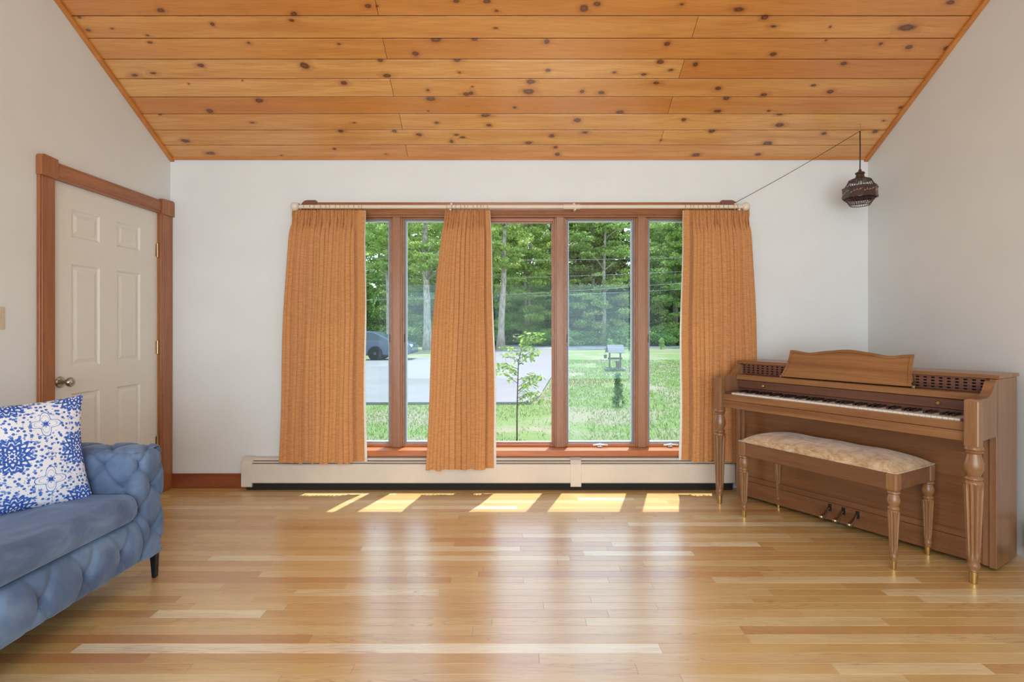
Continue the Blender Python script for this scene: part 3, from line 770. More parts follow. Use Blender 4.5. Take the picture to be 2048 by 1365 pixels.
part('key_rest', m_dark, piano, lambda b: b.box(.03, 1.33, .026, .22, .6957, .71))
for u0, u1 in ((.026, .0685), (1.2965, 1.330)):
    part('cheek_block', mw2, piano, lambda b: b.box(u0, u1, .024, .165, .70, .751), bevel=.003)
def cheek(u0, u1):
    pts = [(.010, .655), (.235, .655), (.235, .922)]
    S = [(.225, .925), (.205, .921), (.190, .910), (.176, .893), (.160, .876), (.140, .863), (.115, .855), (.080, .851), (.010, .849)]
    return MB().prism(pts+S, u0, u1, 'yz')
for u0, u1 in ((-.022, .022), (1.334, 1.378)):
    cheek(u0, u1).build('arm', mw1v, piano, bevel=.003)
def rail(b): b.box(.022, 1.334, .146, .235, .826, .860)
part('music_shelf', mw1, piano, rail, bevel=.004)
part('fallboard', mw2, piano, lambda b: b.box(.022, 1.334, .168, .182, .772, .822), bevel=.002)
part('name_board', mw2, piano, lambda b: b.box(.022, 1.334, .178, .190, .72, .770), bevel=.002)
def grille(b):
    z0, z1 = .866, .928
    n = 5
    for j in range(n):
        zz = z0+(z1-z0)*j/(n-1)-.0035; b.box(.022, 1.334, .226, .231, zz, zz+.007)
    k = .036
    while k < 1.33:
        b.box(k, k+.018, .2305, .237, z0, z1); k += .034
part('grille', mw2, piano, grille)
part('grille_backing', m_dark, piano, lambda b: b.box(.022, 1.334, .245, .250, .86, .93))
# keyboard
W = 1.225/52
wk = MB(); wk.box(.0006, W-.0006, .030, .175, .722, .7475); wk.box(.0012, W-.0012, .0285, .031, .7275, .7475)
proto = wk.build('white_key', m_key, piano, bevel=.001)
for i in range(52):
    o = proto if i == 0 else proto.copy()
    if i: col.objects.link(o); o.parent = piano
    o.location = (.070+i*W, 0, 0)
names = ['A', 'B', 'C', 'D', 'E', 'F', 'G']
bk = MB().prism([(.080, .746), (.178, .746), (.178, .7600), (.086, .7590), (.081, .754)], -.0052, .0052, 'yz').build('black_key', m_bkey, piano, bevel=.001)
first = True
for i in range(51):
    if names[i % 7] in ('B', 'E'): continue
    o = bk if first else bk.copy()
    if not first: col.objects.link(o); o.parent = piano
    first = False
    o.location = (.070+(i+1)*W, 0, 0)
for u in (.215, 1.165):
    part('fallboard_knob', m_brass, piano, lambda b: b.lathe([(.004, .168), (.004, .158), (.009, .156), (.009, .148), (.006, .145), (.001, .145)], (u, 0, .797), 14, axis='y'), smooth=True, auto=.6)
# music desk
def desk_outline(k=0.0, n=28):
    pts = []
    for j in range(n+1):
        q = j/n; u = .340+k+(1.020-.340-2*k)*q
        z = 1.040-.020*math.sin(PI*min(q, 1-q)*2*1.0)**2*0-.0
        hump = .013*math.exp(-((q-.5)/.13)**2); dip = -.014*math.exp(-((abs(q-.5)-.33)/.10)**2)
        pts.append((u, 1.036+hump+dip-k))
    return pts
def desk(b):
    top = desk_outline()
    left = [(.314, .866), (.322, .885), (.334, .93), (.338, .98)]; right = [(1.022, .98), (1.026, .93), (1.036, .895), (1.030, .882), (1.044, .866)]
    poly = left+top+right
    def lean(p, d): return (p[0], .186+(p[1]-.866)*.45+d, p[1])
    n = len(poly); vs = [lean(p, 0) for p in poly]+[lean(p, .012) for p in poly]
    b.add(vs, [tuple(range(n)), tuple(range(n, 2*n))[::-1]]+[(i, (i+1) % n, n+(i+1) % n, n+i) for i in range(n)])
dk = part('music_desk', mw1, piano, desk, bevel=.002)
def deskrim(b):
    top = desk_outline()
    path = [(.3165, .868), (.325, .887), (.337, .93), (.342, .98)]+[(u, z-.002) for u, z in top]+[(1.0195, .98), (1.023, .93), (1.033, .895), (1.027, .882), (1.041, .868)]
    w = .012
    out, inn = [], []
    cx0, cz0 = .68, .95
    for (u, z) in path:
        out.append((u, z)); du = (cx0-u); dz = (cz0-z)
        iu = u+(w if u < .40 else (-w if u > .96 else 0)); iz = z-(w if z > 1.0 else 0)
        inn.append((iu, iz))
    def lean(p, d): return (p[0], .186+(p[1]-.866)*.45+d, p[1])
    n = len(out); vs = [lean(p, -.007) for p in out]+[lean(p, -.006) for p in inn]+[lean(p, .001) for p in out]+[lean(p, .001) for p in inn]
    fs = []
    for i in range(n-1): fs += [(i, i+1, n+i+1, n+i), (n+i, n+i+1, 3*n+i+1, 3*n+i), (2*n+i, 2*n+i+1, i+1, i)]
    b.add(vs, fs)
part('desk_border', mw1, dk, deskrim)
for u in (.322, 1.05):
    part('desk_hinge', m_bronze, piano, lambda b: b.box(u-.006, u+.006, .172, .192, .860, .874), bevel=.001)
# pedals
for u in (.600, .677, .754):
    def ped(b):
        b.tube([(u, .235, .100), (u, .205, .094), (u, .185, .078), (u, .165, .062), (u, .140, .058), (u, .118, .062)], [.007, .007, .009, .012, .015, .009], 10)
    part('pedal', m_bronze, piano, ped, smooth=True)
    part('pedal_slot', m_dark, piano, lambda b: b.box(u-.010, u+.010, .2262, .2278, .075, .118))
# legs with square posts
LEGP = [(.030, .637), (.036, .628), (.038, .620), (.030, .613), (.036, .606), (.028, .598), (.030, .585), (.038, .555), (.038, .530), (.030, .508), (.026, .497), (.035, .490), (.036, .483), (.029, .477), (.034, .472), (.037, .463)]
LEGP += [(.0375-.0125*k/14, .455-.345*k/14) for k in range(15)]
LEGP += [(.024, .103), (.022, .097), (.0255, .088), (.025, .078), (.020, .066), (.022, .060), (.0185, .055)]
def leg_set(parent, u, v, sc=1.0, prof=LEGP, fl=(.11, .456, .22), post=(.628, .852, .030), ferr=(.0175, .0145, .057), name='leg', dome=True, mt=mwl):
    lg = MB().lathe(prof, (u, v, 0), 60, flute=fl, nflute=12).build(name, mt, parent, smooth=True, auto=.9)
    part('ferrule', m_brass, lg, lambda b: b.lathe([(ferr[0], ferr[2]), (ferr[1], .002), (ferr[1]-.002, 0)], (u, v, 0), 20), smooth=True, auto=.6)
    h = post[2]
    def ps(b):
        if dome:
            pts = [(-h, post[0]), (h, post[0])]+[(h*math.cos(PI*k/10), post[1]-.012+.012*math.sin(PI*k/10)) for k in range(11)]
            b.prism([(u+a, z) for a, z in pts], v-h, v+h*.8, 'xz')
        else: b.box(u-h, u+h, v-h, v+h, post[0], post[1])
    part('post', mt, lg, ps, bevel=.009, bseg=2)
    return lg
leg_set(piano, 0.0, 0.0); leg_set(piano, LG, 0.0)

# ------------------------------------------------------------------ piano bench
BA = math.atan2(.869, .496)
bench = tag(empty('piano_bench', (1.452, 3.367, 0), -BA), 'wooden piano bench with fluted legs and worn gold velvet seat', 'bench')
BL, BW = .838, .345
BLEG = [(.022, .386), (.027, .380), (.028, .374), (.022, .368), (.024, .360), (.0285, .345), (.029, .332), (.023, .318), (.020, .309), (.026, .303), (.0265, .297), (.021, .291), (.025, .286)]
BLEG += [(.0262-.0100*k/12, .280-.196*k/12) for k in range(13)]
BLEG += [(.0155, .080), (.0145, .074), (.0175, .066), (.017, .058), (.0135, .050), (.015, .044), (.0135, .041)]
for u in (0, BL):
    for v in (0, BW):
        leg_set(bench, u, v, prof=BLEG, fl=(.085, .281, .22), post=(.384, .470, .026), ferr=(.0135, .0105, .043), dome=False)
mwb = wood('bench_apron', (132, 92, 60), (104, 68, 42), axis=0, coat=.35, coatr=.2, rough=.35, stretch=22)
part('apron', mwb, bench, lambda b: b.box(.026, BL-.026, -.020, -.002, .388, .468), bevel=.002)
part('apron', mwb, bench, lambda b: b.box(.026, BL-.026, BW+.002, BW+.020, .388, .468), bevel=.002)
part('apron', mwb, bench, lambda b: b.box(-.020, -.002, .026, BW-.026, .388, .468), bevel=.002)
part('apron', mwb, bench, lambda b: b.box(BL+.002, BL+.020, .026, BW-.026, .388, .468), bevel=.002)
m_vel, t, b = mat('crushed_gold_velvet')
n1 = t.noise(t.scale(t.obj(), (1, 1, 1)), 9, 4, .6, dist=1.5); n2 = t.noise(t.scale(t.obj(), (30, 190, 30)), 1.3, 3, .7, dist=1.0)
g = t.m('ADD', t.m('MULTIPLY', n1, .6), t.m('MULTIPLY', n2, .4))
t.put(b.inputs['Base Color'], t.ramp(g, [(.38, lin((158, 122, 76))), (.50, lin((196, 166, 124))), (.60, lin((214, 194, 164)))]))
b.inputs['Roughness'].default_value = .6; b.inputs['Sheen Weight'].default_value = .4; t.put(b.inputs['Normal'], t.bump(g, .35, .002))
def cush(b):
    def f(u, v):
        a = 2*u-1; c = 2*v-1
        h = (1-abs(a)**7)**.6*(1-abs(c)**3.2)**.55
        r = .004
        return (BL/2+a*(BL/2+.022), BW/2+c*(BW/2+.022), .4705+.056*max(0, h)+.002*math.sin(11*a+3*c)*h)
    b.grid(f, 60, 32)
    def g2(u, v):
        x, y, z = f(u, v); return (x, y, .4695)
    b.grid(g2, 60, 32)
part('seat_cushion', m_vel, bench, cush, smooth=True, auto=1.2)
def pip(b):
    x0, x1, y0, y1 = -.022, BL+.022, -.022, BW+.022
    P = [(x0, y0, .473), (BL*.5, y0-.001, .473), (x1, y0, .473), (x1, BW/2, .473), (x1, y1, .473), (BL/2, y1, .473), (x0, y1, .473), (x0, BW/2, .473)]
    Q = []
    for i in range(8):
        A, B_ = Vector(P[i]), Vector(P[(i+1) % 8])
        for k in range(6): Q.append(A.lerp(B_, k/6))
    b.tube(Q, .004, 6, closed=True)
part('piping', m_vel, bench, pip, smooth=True)

# ------------------------------------------------------------------ sofa
m_sofa, t, b = mat('blue_grey_velvet')
n1 = t.noise(t.scale(t.obj(), (3, 3, 3)), 1.6, 4, .6, dist=.8); n2 = t.noise(t.obj(), 300, 2)
t.put(b.inputs['Base Color'], t.ramp(n1, [(.36, lin((72, 92, 124))), (.52, lin((88, 111, 145))), (.68, lin((110, 135, 168)))]))
b.inputs['Roughness'].default_value = .75; b.inputs['Sheen Weight'].default_value = .55; b.inputs['Sheen Roughness'].default_value = .4
b.inputs['Sheen Tint'].default_value = lin((170, 190, 220))
t.put(b.inputs['Normal'], t.bump(n2, .15, .0008))
m_seam = plain('sofa_seam_thread', (62, 76, 104), .8)
def tuft(s, tt, a, b_, D_=1.0):
    """s, tt in metres; diamonds a wide, b_ high -> 0 at a button, 1 in the middle of a pillow"""
    p = s/a+tt/b_; q = s/a-tt/b_
    cp = abs(math.sin(PI*p)); cq = abs(math.sin(PI*q))
    crease = min(cp, cq)
    dp = min(p % 1, 1-p % 1); dq = min(q % 1, 1-q % 1)
    r = math.hypot(dp, dq)
    dim = math.exp(-(r/.16)**2)
    return .45*(min(1, crease/.38)**.7)+.55*(1-math.exp(-(r/.30)**1.6))-.55*math.exp(-(r/.075)**2)
SXF = -1.655; SY1 = 2.605; SY0 = .42; SXB = -2.47
sofa = tag(empty('sofa', (SXF, (SY0+SY1)/2, 0)), 'blue velvet button tufted sofa on slim black legs at the left', 'sofa')
so = Vector((SXF, (SY0+SY1)/2, 0))
def sl(x, y, z): return (x-so.x, y-so.y, z)
def arm_mesh(y_in, y_out, flip):
    """profile across the arm (inner face, rolled top, outer face); runs from back to front, closed by a tufted front"""
    b = MB()
    w = abs(y_out-y_in); sgn = 1 if y_out > y_in else -1
    zt, z0 = .632, .125
    # perimeter of the cross-section, rounded box
    r = .062
    def sec(q):
        # q in 0..1 from inner bottom, over top, to outer bottom
        h = zt-z0-r; L = [h, PI/2*r, w-2*r, PI/2*r, h]; T = sum(L); d = q*T
        if d < L[0]: return (0, z0+d, -1, 0, d)
        d -= L[0]
        if d < L[1]: a = d/r; return (r-r*math.cos(a), zt-r+r*math.sin(a), -math.cos(a), math.sin(a), L[0]+d)
        d -= L[1]
        if d < L[2]: return (r+d, zt, 0, 1, L[0]+L[1]+d)
        d -= L[2]
        if d < L[3]: a = d/r; return (w-r+r*math.sin(a), zt-r+r*math.cos(a), math.sin(a), math.cos(a), L[0]+L[1]+L[2]+d)
        d -= L[3]; return (w, zt-r-d, 1, 0, L[0]+L[1]+L[2]+L[3]+d)
    rf = .055
    nx, ns = 110, 130
    length = SXF-SXB
    def f(u, v):
        a, z, nyy, nz, d = sec(v)
        # along: straight part then round onto the front face towards the section centre
        S = u*(length-rf+PI/2*rf)
        if S < length-rf: x = SXB+S; ins = 0; nx_ = 0; k = 1
        else:
            an = (S-(length-rf))/rf; x = SXF-rf+rf*math.sin(an); ins = rf*(1-math.cos(an)); nx_ = math.sin(an); k = math.cos(an)
        # inset profile
        cy, cz = a-nyy*ins, z-nz*ins
        hgt = tuft(SXF-x+.035 if ins == 0 else SXF-x+.035-ins*.3, d+.03, .150, .205)
        dsp = .024*(hgt-.75)
        yy = cy+nyy*dsp*k; zz = cz+nz*dsp*k; xx = x+nx_*dsp
        zz = max(zz, z0-.004)
        return sl(xx, y_in+sgn*yy, zz)
    b.grid(f, nx, ns)
    # front face panel (facing +x)
    def g(u, v):
        yy = rf+(w-2*rf)*u; zz = z0+(zt-rf-z0)*v
        edge = 1
        h = tuft(yy-w/2+.0, (zz-.02), .150, .205)
        e = min(1, min(u, 1-u)/.12)*min(1, (1-v)/.05)
        return sl(SXF+.024*(h-.75)*1.0+.012*e, y_in+sgn*yy, zz)
    # tufted front closes the arm end: overlap by a small flare to the section edge
    b.grid(lambda u, v: g(u, v), 40, 90)
    return b
def arm_solid(y0, y1):
    """rounded, tufted block: a superellipsoid-like box sampled on all visible faces"""
    b = MB()
    cx_, cy_, cz_ = (SXB+SXF)/2, (y0+y1)/2, (.125+.632)/2
    hx, hy, hz = (SXF-SXB)/2, (y1-y0)/2, (.632-.125)/2
    r = .055
    def shape(p, n_):
        # p on the box surface; round edges
        q = [max(-(h-r), min(h-r, c)) for c, h in zip(p, (hx, hy, hz))]
        if p[2] < 0: q[2] = p[2]
        d = Vector(p)-Vector(q); L = d.length
        if L < 1e-6: nn = Vector(n_); base = Vector(p)
        else: nn = d/L; base = Vector(q)+nn*r if L > 0 else Vector(p)
        return base, nn
    def face(ax, sg, nu, nv):
        def f(u, v):
            a, c = 2*u-1, 2*v-1
            if ax == 0: p = (sg*hx, a*hy, c*hz); n_ = (sg, 0, 0)
            elif ax == 1: p = (a*hx, sg*hy, c*hz); n_ = (0, sg, 0)
            else: p = (a*hx, c*hy, sg*hz); n_ = (0, 0, sg)
            base, nn = shape(p, n_)
            x, y, z = base
            # unwrap: s runs along the arm and round the front, t runs up the face and over the top
            s_ = (hx-x)+(0 if ax != 0 else 0)
            t_ = z+hz
            if ax == 0: s_ = -abs(0)+(y*1.0); h = tuft(y+.0, hz-z+.03, .17, .205)
            elif ax == 2: h = tuft(hx-x+.085, y+.1025+.03, .17, .205)
            else: h = tuft(hx-x+.085, hz-z+.03, .17, .205)
            base = base+nn*(.026*(h-.8))
            return sl(cx_+base.x, cy_+base.y, cz_+base.z)
        b.grid(f, nu, nv)
    face(0, 1, 50, 110); face(1, 1, 130, 90); face(1, -1, 130, 90); face(2, 1, 130, 50); face(2, -1, 6, 4); face(0, -1, 6, 6)
    return b
arm_solid(2.405, SY1).build('arm', m_sofa, sofa, smooth=True)
arm_solid(SY0, SY0+.2).build('arm', m_sofa, sofa, smooth=True)
# backrest
def backrest(b):
    y0, y1 = SY0+.2, 2.405
    def f(u, v):
        y = y0+(y1-y0)*u
        h_ = .50; th = .2; r = .07
        L = [h_-r-.13+.13, PI/2*r, th-r]; d = v*(sum(L))
        if d < L[0]: x = SXB+.25; z = .13+d; nx_, nz = 1, 0
        elif d < L[0]+L[1]: a = (d-L[0])/r; x = SXB+.25-r+r*math.cos(a); z = .13+L[0]+r*math.sin(a); nx_, nz = math.cos(a), math.sin(a)
        else: x = SXB+.25-r-(d-L[0]-L[1]); z = .13+L[0]+r; nx_, nz = 0, 1
        hh = .026*(tuft(y-y0, d, .17, .205)-.8)
        return sl(x+nx_*hh, y, z+nz*hh)
    b.grid(f, 200, 60)
    b.box(SXB-so.x, SXB+.19-so.x, y0-so.y, y1-so.y, .13, .60)
part('backrest', m_sofa, sofa, backrest, smooth=True, auto=1.0)
# base front rail, tufted
def base_rail(b):
    y0, y1 = SY0+.2, 2.412
    def f(u, v):
        y = y0+(y1-y0)*u; z = .118+.200*v
        bul = math.sin(PI*min(1, max(0, v)))**.45
        # top fold lines run down into one row of buttons
        hh = tuft(y1-y-.10, (z-.205), .200, .40)
        return sl(SXF-.035+.042*bul+.030*(hh-.8)*(.3+.7*bul), y, z)
    b.grid(f, 380, 44)
    b.box(SXB+.2-so.x, SXF-.036-so.x, y0-so.y, y1-so.y, .12, .316)
part('front_rail', m_sofa, sofa, base_rail, smooth=True, auto=1.0)
def seat(b):
    y0, y1 = SY0+.205, 2.400; x0, x1 = SXB+.24, SXF+.010
    zb, zt = .318, .442
    def f(u, v):
        y = y0+(y1-y0)*u
        # cross section: start bottom front -> round front -> top -> back
        r = .055; H_ = zt-zb; L = [PI*r*1.0, (x1-x0)-r]
        d = v*sum(L)
        ends = min(1, min(u, 1-u)*(y1-y0)/.035); e = math.sqrt(max(0, 1-(1-ends)**2))
        if d < L[0]: a = d/r; x = x1-r+r*math.sin(a); z = (zb+zt)/2-(H_/2)*math.cos(a)
        else: x = x1-r-(d-L[0]); z = zt
        z = (zb+zt)/2+(z-(zb+zt)/2)*(.72+.28*e)+.006*math.sin(7*y+2*x)*(1 if z > .40 else 0)+.012*math.sin(PI*(u))*(1 if z > .4 else .3)
        x = x-(1-e)*.018*(1 if d < L[0] else 0)
        return sl(x, y, z)
    b.grid(f, 160, 50)
    b.box(x0-so.x, x1-.06-so.x, y0-so.y+.01, y1-so.y-.004, zb, zb+.09)
part('seat_cushion', m_sofa, sofa, seat, smooth=True, auto=1.0)
def sleg(yf, xf):
    def f(b):
        x, y = xf, yf
        b.box(x-.09-so.x, x+.02-so.x, y-.013-so.y, y+.013-so.y, .118, .130)
        b.prism([(x-.016-so.x, .124), (x+.018-so.x, .124), (x+.012-so.x, 0), (x-.004-so.x, 0)], y-.012-so.y, y+.012-so.y, 'xz')
    return f
for (yy, xx) in ((2.555, -1.687), (SY0+.06, -1.687), (2.555, -2.40), (SY0+.06, -2.40)):
    part('leg', m_black, sofa, sleg(yy, xx), bevel=.002)

# ------------------------------------------------------------------ patterned pillow
def pillow_material():
    m, t, b = mat('blue_and_white_print')
    uv = t.uv(); sep = t.node('ShaderNodeSeparateXYZ'); t.put(sep.inputs[0], uv)
    U, V = sep.outputs[0], sep.outputs[1]
    wob = t.noise(uv, 60, 2); fineN = t.noise(uv, 26, 3, .6)
    def sm(edge0, edge1, x):  # smoothstep
        mr = t.node('ShaderNodeMapRange', interpolation_type='SMOOTHSTEP'); t.put(mr.inputs[0], x); mr.inputs[1].default_value = edge0; mr.inputs[2].default_value = edge1; return mr.outputs[0]
    def local(cu, cv, tile=None):
        if tile:
            a = t.m('SUBTRACT', t.m('PINGPONG', t.m('ADD', U, cu), tile), 0); c = t.m('SUBTRACT', t.m('PINGPONG', t.m('ADD', V, cv), tile), 0)
        else: a = t.m('SUBTRACT', U, cu); c = t.m('SUBTRACT', V, cv)
        r = t.m('SQRT', t.m('ADD', t.m('MULTIPLY', a, a), t.m('MULTIPLY', c, c))); th = t.m('ARCTAN2', c, a)
        return a, c, r, th
    def ringband(r, th, R0, w, n, amp, ph=0.0):
        e = t.m('ADD', R0, t.m('MULTIPLY', t.m('COSINE', t.m('ADD', t.m('MULTIPLY', th, n), ph)), amp))
        d = t.m('ABSOLUTE', t.m('SUBTRACT', r, e)); return t.m('SUBTRACT', 1.0, sm(w*.55, w, d))
    def mx(a, b_): return t.m('MAXIMUM', a, b_)
    def flower(cu, cv, s, tile=None):
        a, c, r, th = local(cu, cv, tile)
        g = t.m('SUBTRACT', 1.0, sm(.010*s, .016*s, r))
        g = mx(g, ringband(r, th, .030*s, .009*s, 8, .006*s)); g = mx(g, ringband(r, th, .052*s, .013*s, 10, .007*s, .6))
        g = mx(g, ringband(r, th, .078*s, .015*s, 12, .010*s)); g = mx(g, t.m('MULTIPLY', ringband(r, th, .108*s, .014*s, 16, .014*s, 1.0), .9))
        # leafy spokes outside
        sp = t.m('MULTIPLY', sm(.35, .75, t.m('COSINE', t.m('ADD', t.m('MULTIPLY', th, 14.0), t.m('MULTIPLY', r, 60/s)))), t.m('MULTIPLY', sm(.105*s, .118*s, r), t.m('SUBTRACT', 1.0, sm(.135*s, .15*s, r))))
        return mx(g, sp), r
    f1, r1 = flower(.08, .0, 1.12, .25)
    # second lattice: pale outlined quatrefoils with a small square heart
    a2, c2, r2, th2 = local(.33, .25, .25)
    quat = ringband(r2, th2, .085, .005, 4, .030)
    quat2 = ringband(r2, th2, .062, .003, 4, .022)
    heart = t.m('MULTIPLY', t.m('SUBTRACT', 1.0, sm(.014, .018, t.m('MAXIMUM', t.m('ABSOLUTE', a2), t.m('ABSOLUTE', c2)))), 1.0)
    petals = ringband(r2, th2, .024, .006, 8, .006)
    # sprigs: thresholded noise near the medallions
    spr = t.m('MULTIPLY', sm(.57, .60, fineN), sm(.10, .13, r1))
    vor = t.node('ShaderNodeTexVoronoi', voronoi_dimensions='2D', feature='F1'); t.put(vor.inputs['Vector'], uv); vor.inputs['Scale'].default_value = 22; vor.inputs['Randomness'].default_value = .8
    leaf = t.m('MULTIPLY', t.m('SUBTRACT', 1.0, sm(.24, .30, t.m('MULTIPLY', vor.outputs['Distance'], t.m('ADD', .6, wob)))), sm(.115, .13, r1))
    leaf = t.m('MULTIPLY', leaf, sm(.10, .115, r2))
    clear2 = sm(.095, .10, r2)
    g = mx(mx(f1, t.m('MULTIPLY', quat, .75)), mx(t.m('MULTIPLY', quat2, .5), mx(heart, t.m('MULTIPLY', petals, .7))))
    g = mx(g, t.m('MULTIPLY', leaf, .8)); g = mx(g, t.m('MULTIPLY', t.m('MULTIPLY', spr, clear2), .6))
    g = t.m('MULTIPLY', g, t.m('ADD', .62, t.m('MULTIPLY', wob, .5)))
    c = t.ramp(g, [(0, lin((232, 234, 240))), (.35, lin((150, 180, 226))), (.65, lin((66, 112, 196))), (1, lin((32, 68, 156)))])
    t.put(b.inputs['Base Color'], c); b.inputs['Roughness'].default_value = .8
    t.put(b.inputs['Normal'], t.bump(t.noise(uv, 14, 3), .3, .004))
    return m
m_pil = pillow_material()
S_ = .235
b = MB(); n_ = 46; uvs = []
for side in (1, -1):
    base = len(b.v)
    for j in range(n_):
        for i in range(n_):
            a, c = 2*i/(n_-1)-1, 2*j/(n_-1)-1
            pa = a*(1-.10*(1-c*c)*abs(a)**2.0); pc = c*(1-.09*(1-a*a)*abs(c)**2.0)
            th_ = .068*((1-a*a)*(1-c*c))**.48
            wr_ = .003*math.sin(9*a+5*c)*(1-a*a)*(1-c*c)+.004*math.sin(14*(a+c))*((abs(a)*abs(c))**1.5)*(1-abs(a))*(1-abs(c))*8
            b.v.append((pa*S_, side*(th_+wr_)*-1, pc*S_)); uvs.append((i/(n_-1), j/(n_-1)))
    for j in range(n_-1):
        for i in range(n_-1):
            f = (base+j*n_+i, base+j*n_+i+1, base+(j+1)*n_+i+1, base+(j+1)*n_+i)
            b.f.append(f); b.mi.append(0); b.rnd.append(0)
b.uvs = uvs
pil = b.build('throw_pillow', m_pil, None, smooth=True)
tag(pil, 'white throw pillow with blue floral print leaning in the sofa corner', 'pillow')
# right edge towards the arm; local x across the pillow, -y its front
pdir = Vector((.554, .832, 0)); nrm = Vector((.832, -.554, 0))
zup = (Vector((0, 0, 1))*.965-nrm*.26).normalized(); yb = zup.cross(pdir)
M_ = Matrix((pdir, yb, zup)).transposed().to_4x4()
pil.matrix_world = Matrix.Translation((-2.015, 2.215, .650)) @ M_

# ------------------------------------------------------------------ outside
GZ = -.40
def G(x, y): Y = F*(CH-GZ)/(y-HY); return ((x-CX)*Y/F, Y)
m_grass, t, b = mat('lawn')
o = t.obj(); n1 = t.noise(o, .55, 4, .6); n2 = t.noise(o, 14, 4, .7); n3 = t.noise(o, 1.6, 3)
c = t.mix(n2, lin((84, 106, 50)), lin((110, 130, 70)))
c = t.mix(t.ramp(n1, [(.46, (0, 0, 0, 1)), (.56, (.85, .85, .85, 1))]), c, lin((130, 122, 102)))
t.put(b.inputs['Base Color'], c); b.inputs['Roughness'].default_value = .9; t.put(b.inputs['Normal'], t.bump(n2, .8, .05))
m_drive, t, b = mat('driveway_asphalt')
n1 = t.noise(t.obj(), .8, 4); n2 = t.noise(t.obj(), 60, 2)
t.put(b.inputs['Base Color'], t.mix(n1, lin((100, 101, 105)), lin((124, 122, 120)))); b.inputs['Roughness'].default_value = .9; t.put(b.inputs['Normal'], t.bump(n2, .4, .01))
m_road = plain('pale_road_asphalt', (150, 152, 158), .9, noise=.05, nscale=2)
m_forest, t, b = mat('forest_floor')
n1 = t.noise(t.obj(), 1.2, 4); t.put(b.inputs['Base Color'], t.mix(n1, lin((60, 66, 34)), lin((104, 110, 56)))); b.inputs['Roughness'].default_value = 1
gr = MB(); gr.grid(lambda u, v: (-70+140*u, 4.14+110*v, GZ+.03*math.sin(u*40)*math.sin(v*33)*(1 if v > .15 else 0)-.02), 60, 60)
tag(gr.build('lawn', m_grass), 'green lawn with bare patches outside the window', None, kind='structure')
def flat(name, poly, m, z, lbl):
    xy = [G(*p) for p in poly]
    return tag(MB().prism(xy, GZ-.05, GZ+z, 'xy').build(name, m), lbl, kind='structure')
flat('driveway', [(-900, 812), (560, 809), (960, 808), (1062, 808), (1082, 790), (1100, 760), (1118, 735), (1128, 712), (1125, 700), (1040, 697), (960, 703), (860, 716), (700, 722), (300, 728), (-500, 730)], m_drive, .035, 'grey asphalt driveway crossing in front of the lawn')
flat('road', [(1000, 697), (1128, 699.5), (1200, 698), (1400, 695.5), (2200, 693), (2200, 687), (1400, 688.5), (1200, 689.5), (1050, 690.5), (1000, 691)], m_road, .05, 'pale road passing before the woods')
part_f = tag(MB().box(-70, 70, 50.5, 115, GZ-.05, GZ+.03).build('forest_floor', m_forest), 'shaded ground under the woods', kind='structure')
# grass blades
rng = np.random.default_rng(3)
N = 110000
xs = rng.uniform(-5.5, 8.5, N); ys = 4.4+22*rng.random(N)**1.6
# keep off the driveway
Xb = np.array([G(1062, 808)[0], G(1100, 760)[0], G(1128, 712)[0]]); Yb = np.array([G(1062, 808)[1], G(1100, 760)[1], G(1128, 712)[1]])
lim = np.interp(ys, Yb, Xb, left=-99)
keep = (ys < G(960, 808)[1]) | (xs > lim+.1)
patch = np.sin(xs*1.3+np.sin(ys*.9))*np.sin(ys*.8+1.1*np.cos(xs*.7)) > .55
keep &= ~(patch & (rng.random(N) < .8))
xs, ys = xs[keep], ys[keep]; N = len(xs)
hgt = rng.uniform(.012, .045, N); a = rng.uniform(0, PI, N); wd = .004+.00035*ys
lx, ly = rng.normal(0, .02, N), rng.normal(0, .02, N)
V = np.empty((N, 3, 3)); V[:, 0] = np.stack([xs-np.cos(a)*wd, ys-np.sin(a)*wd, np.full(N, GZ-.01)], 1); V[:, 1] = np.stack([xs+np.cos(a)*wd, ys+np.sin(a)*wd, np.full(N, GZ-.01)], 1)
V[:, 2] = np.stack([xs+lx, ys+ly, GZ+hgt], 1)
def leafmat(name, c1, c2, tr=.35):
    m, t, b = mat(name)
    at = t.node('ShaderNodeAttribute', attribute_name='rnd').outputs['Fac']
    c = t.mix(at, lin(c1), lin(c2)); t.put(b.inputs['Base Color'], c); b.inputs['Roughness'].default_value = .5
    tl = t.node('ShaderNodeBsdfTranslucent'); t.put(tl.inputs[0], c); mx = t.node('ShaderNodeMixShader'); mx.inputs[0].default_value = tr
    t.l.new(b.outputs[0], mx.inputs[1]); t.l.new(tl.outputs[0], mx.inputs[2]); t.l.new(mx.outputs[0], t.n['Material Output'].inputs[0]); return m
def tri_mesh(name, V, m, rnd, k=3):
    n = V.shape[0]; me = bpy.data.meshes.new(name); me.vertices.add(n*k); me.vertices.foreach_set('co', V.reshape(-1))
    me.loops.add(n*k); me.loops.foreach_set('vertex_index', np.arange(n*k)); me.polygons.add(n)
    me.polygons.foreach_set('loop_start', np.arange(n)*k); me.polygons.foreach_set('loop_total', np.full(n, k)); me.materials.append(m)
    at = me.attributes.new('rnd', 'FLOAT', 'FACE'); at.data.foreach_set('value', rnd.astype(np.float32)); me.update(); return me
m_blade = leafmat('grass_blade', (90, 116, 52), (130, 152, 80), .6)
o = bpy.data.objects.new('grass', tri_mesh('grass', V, m_blade, rng.random(N))); col.objects.link(o)
tag(o, 'short blades of grass on the lawn outside', 'grass', kind='stuff')

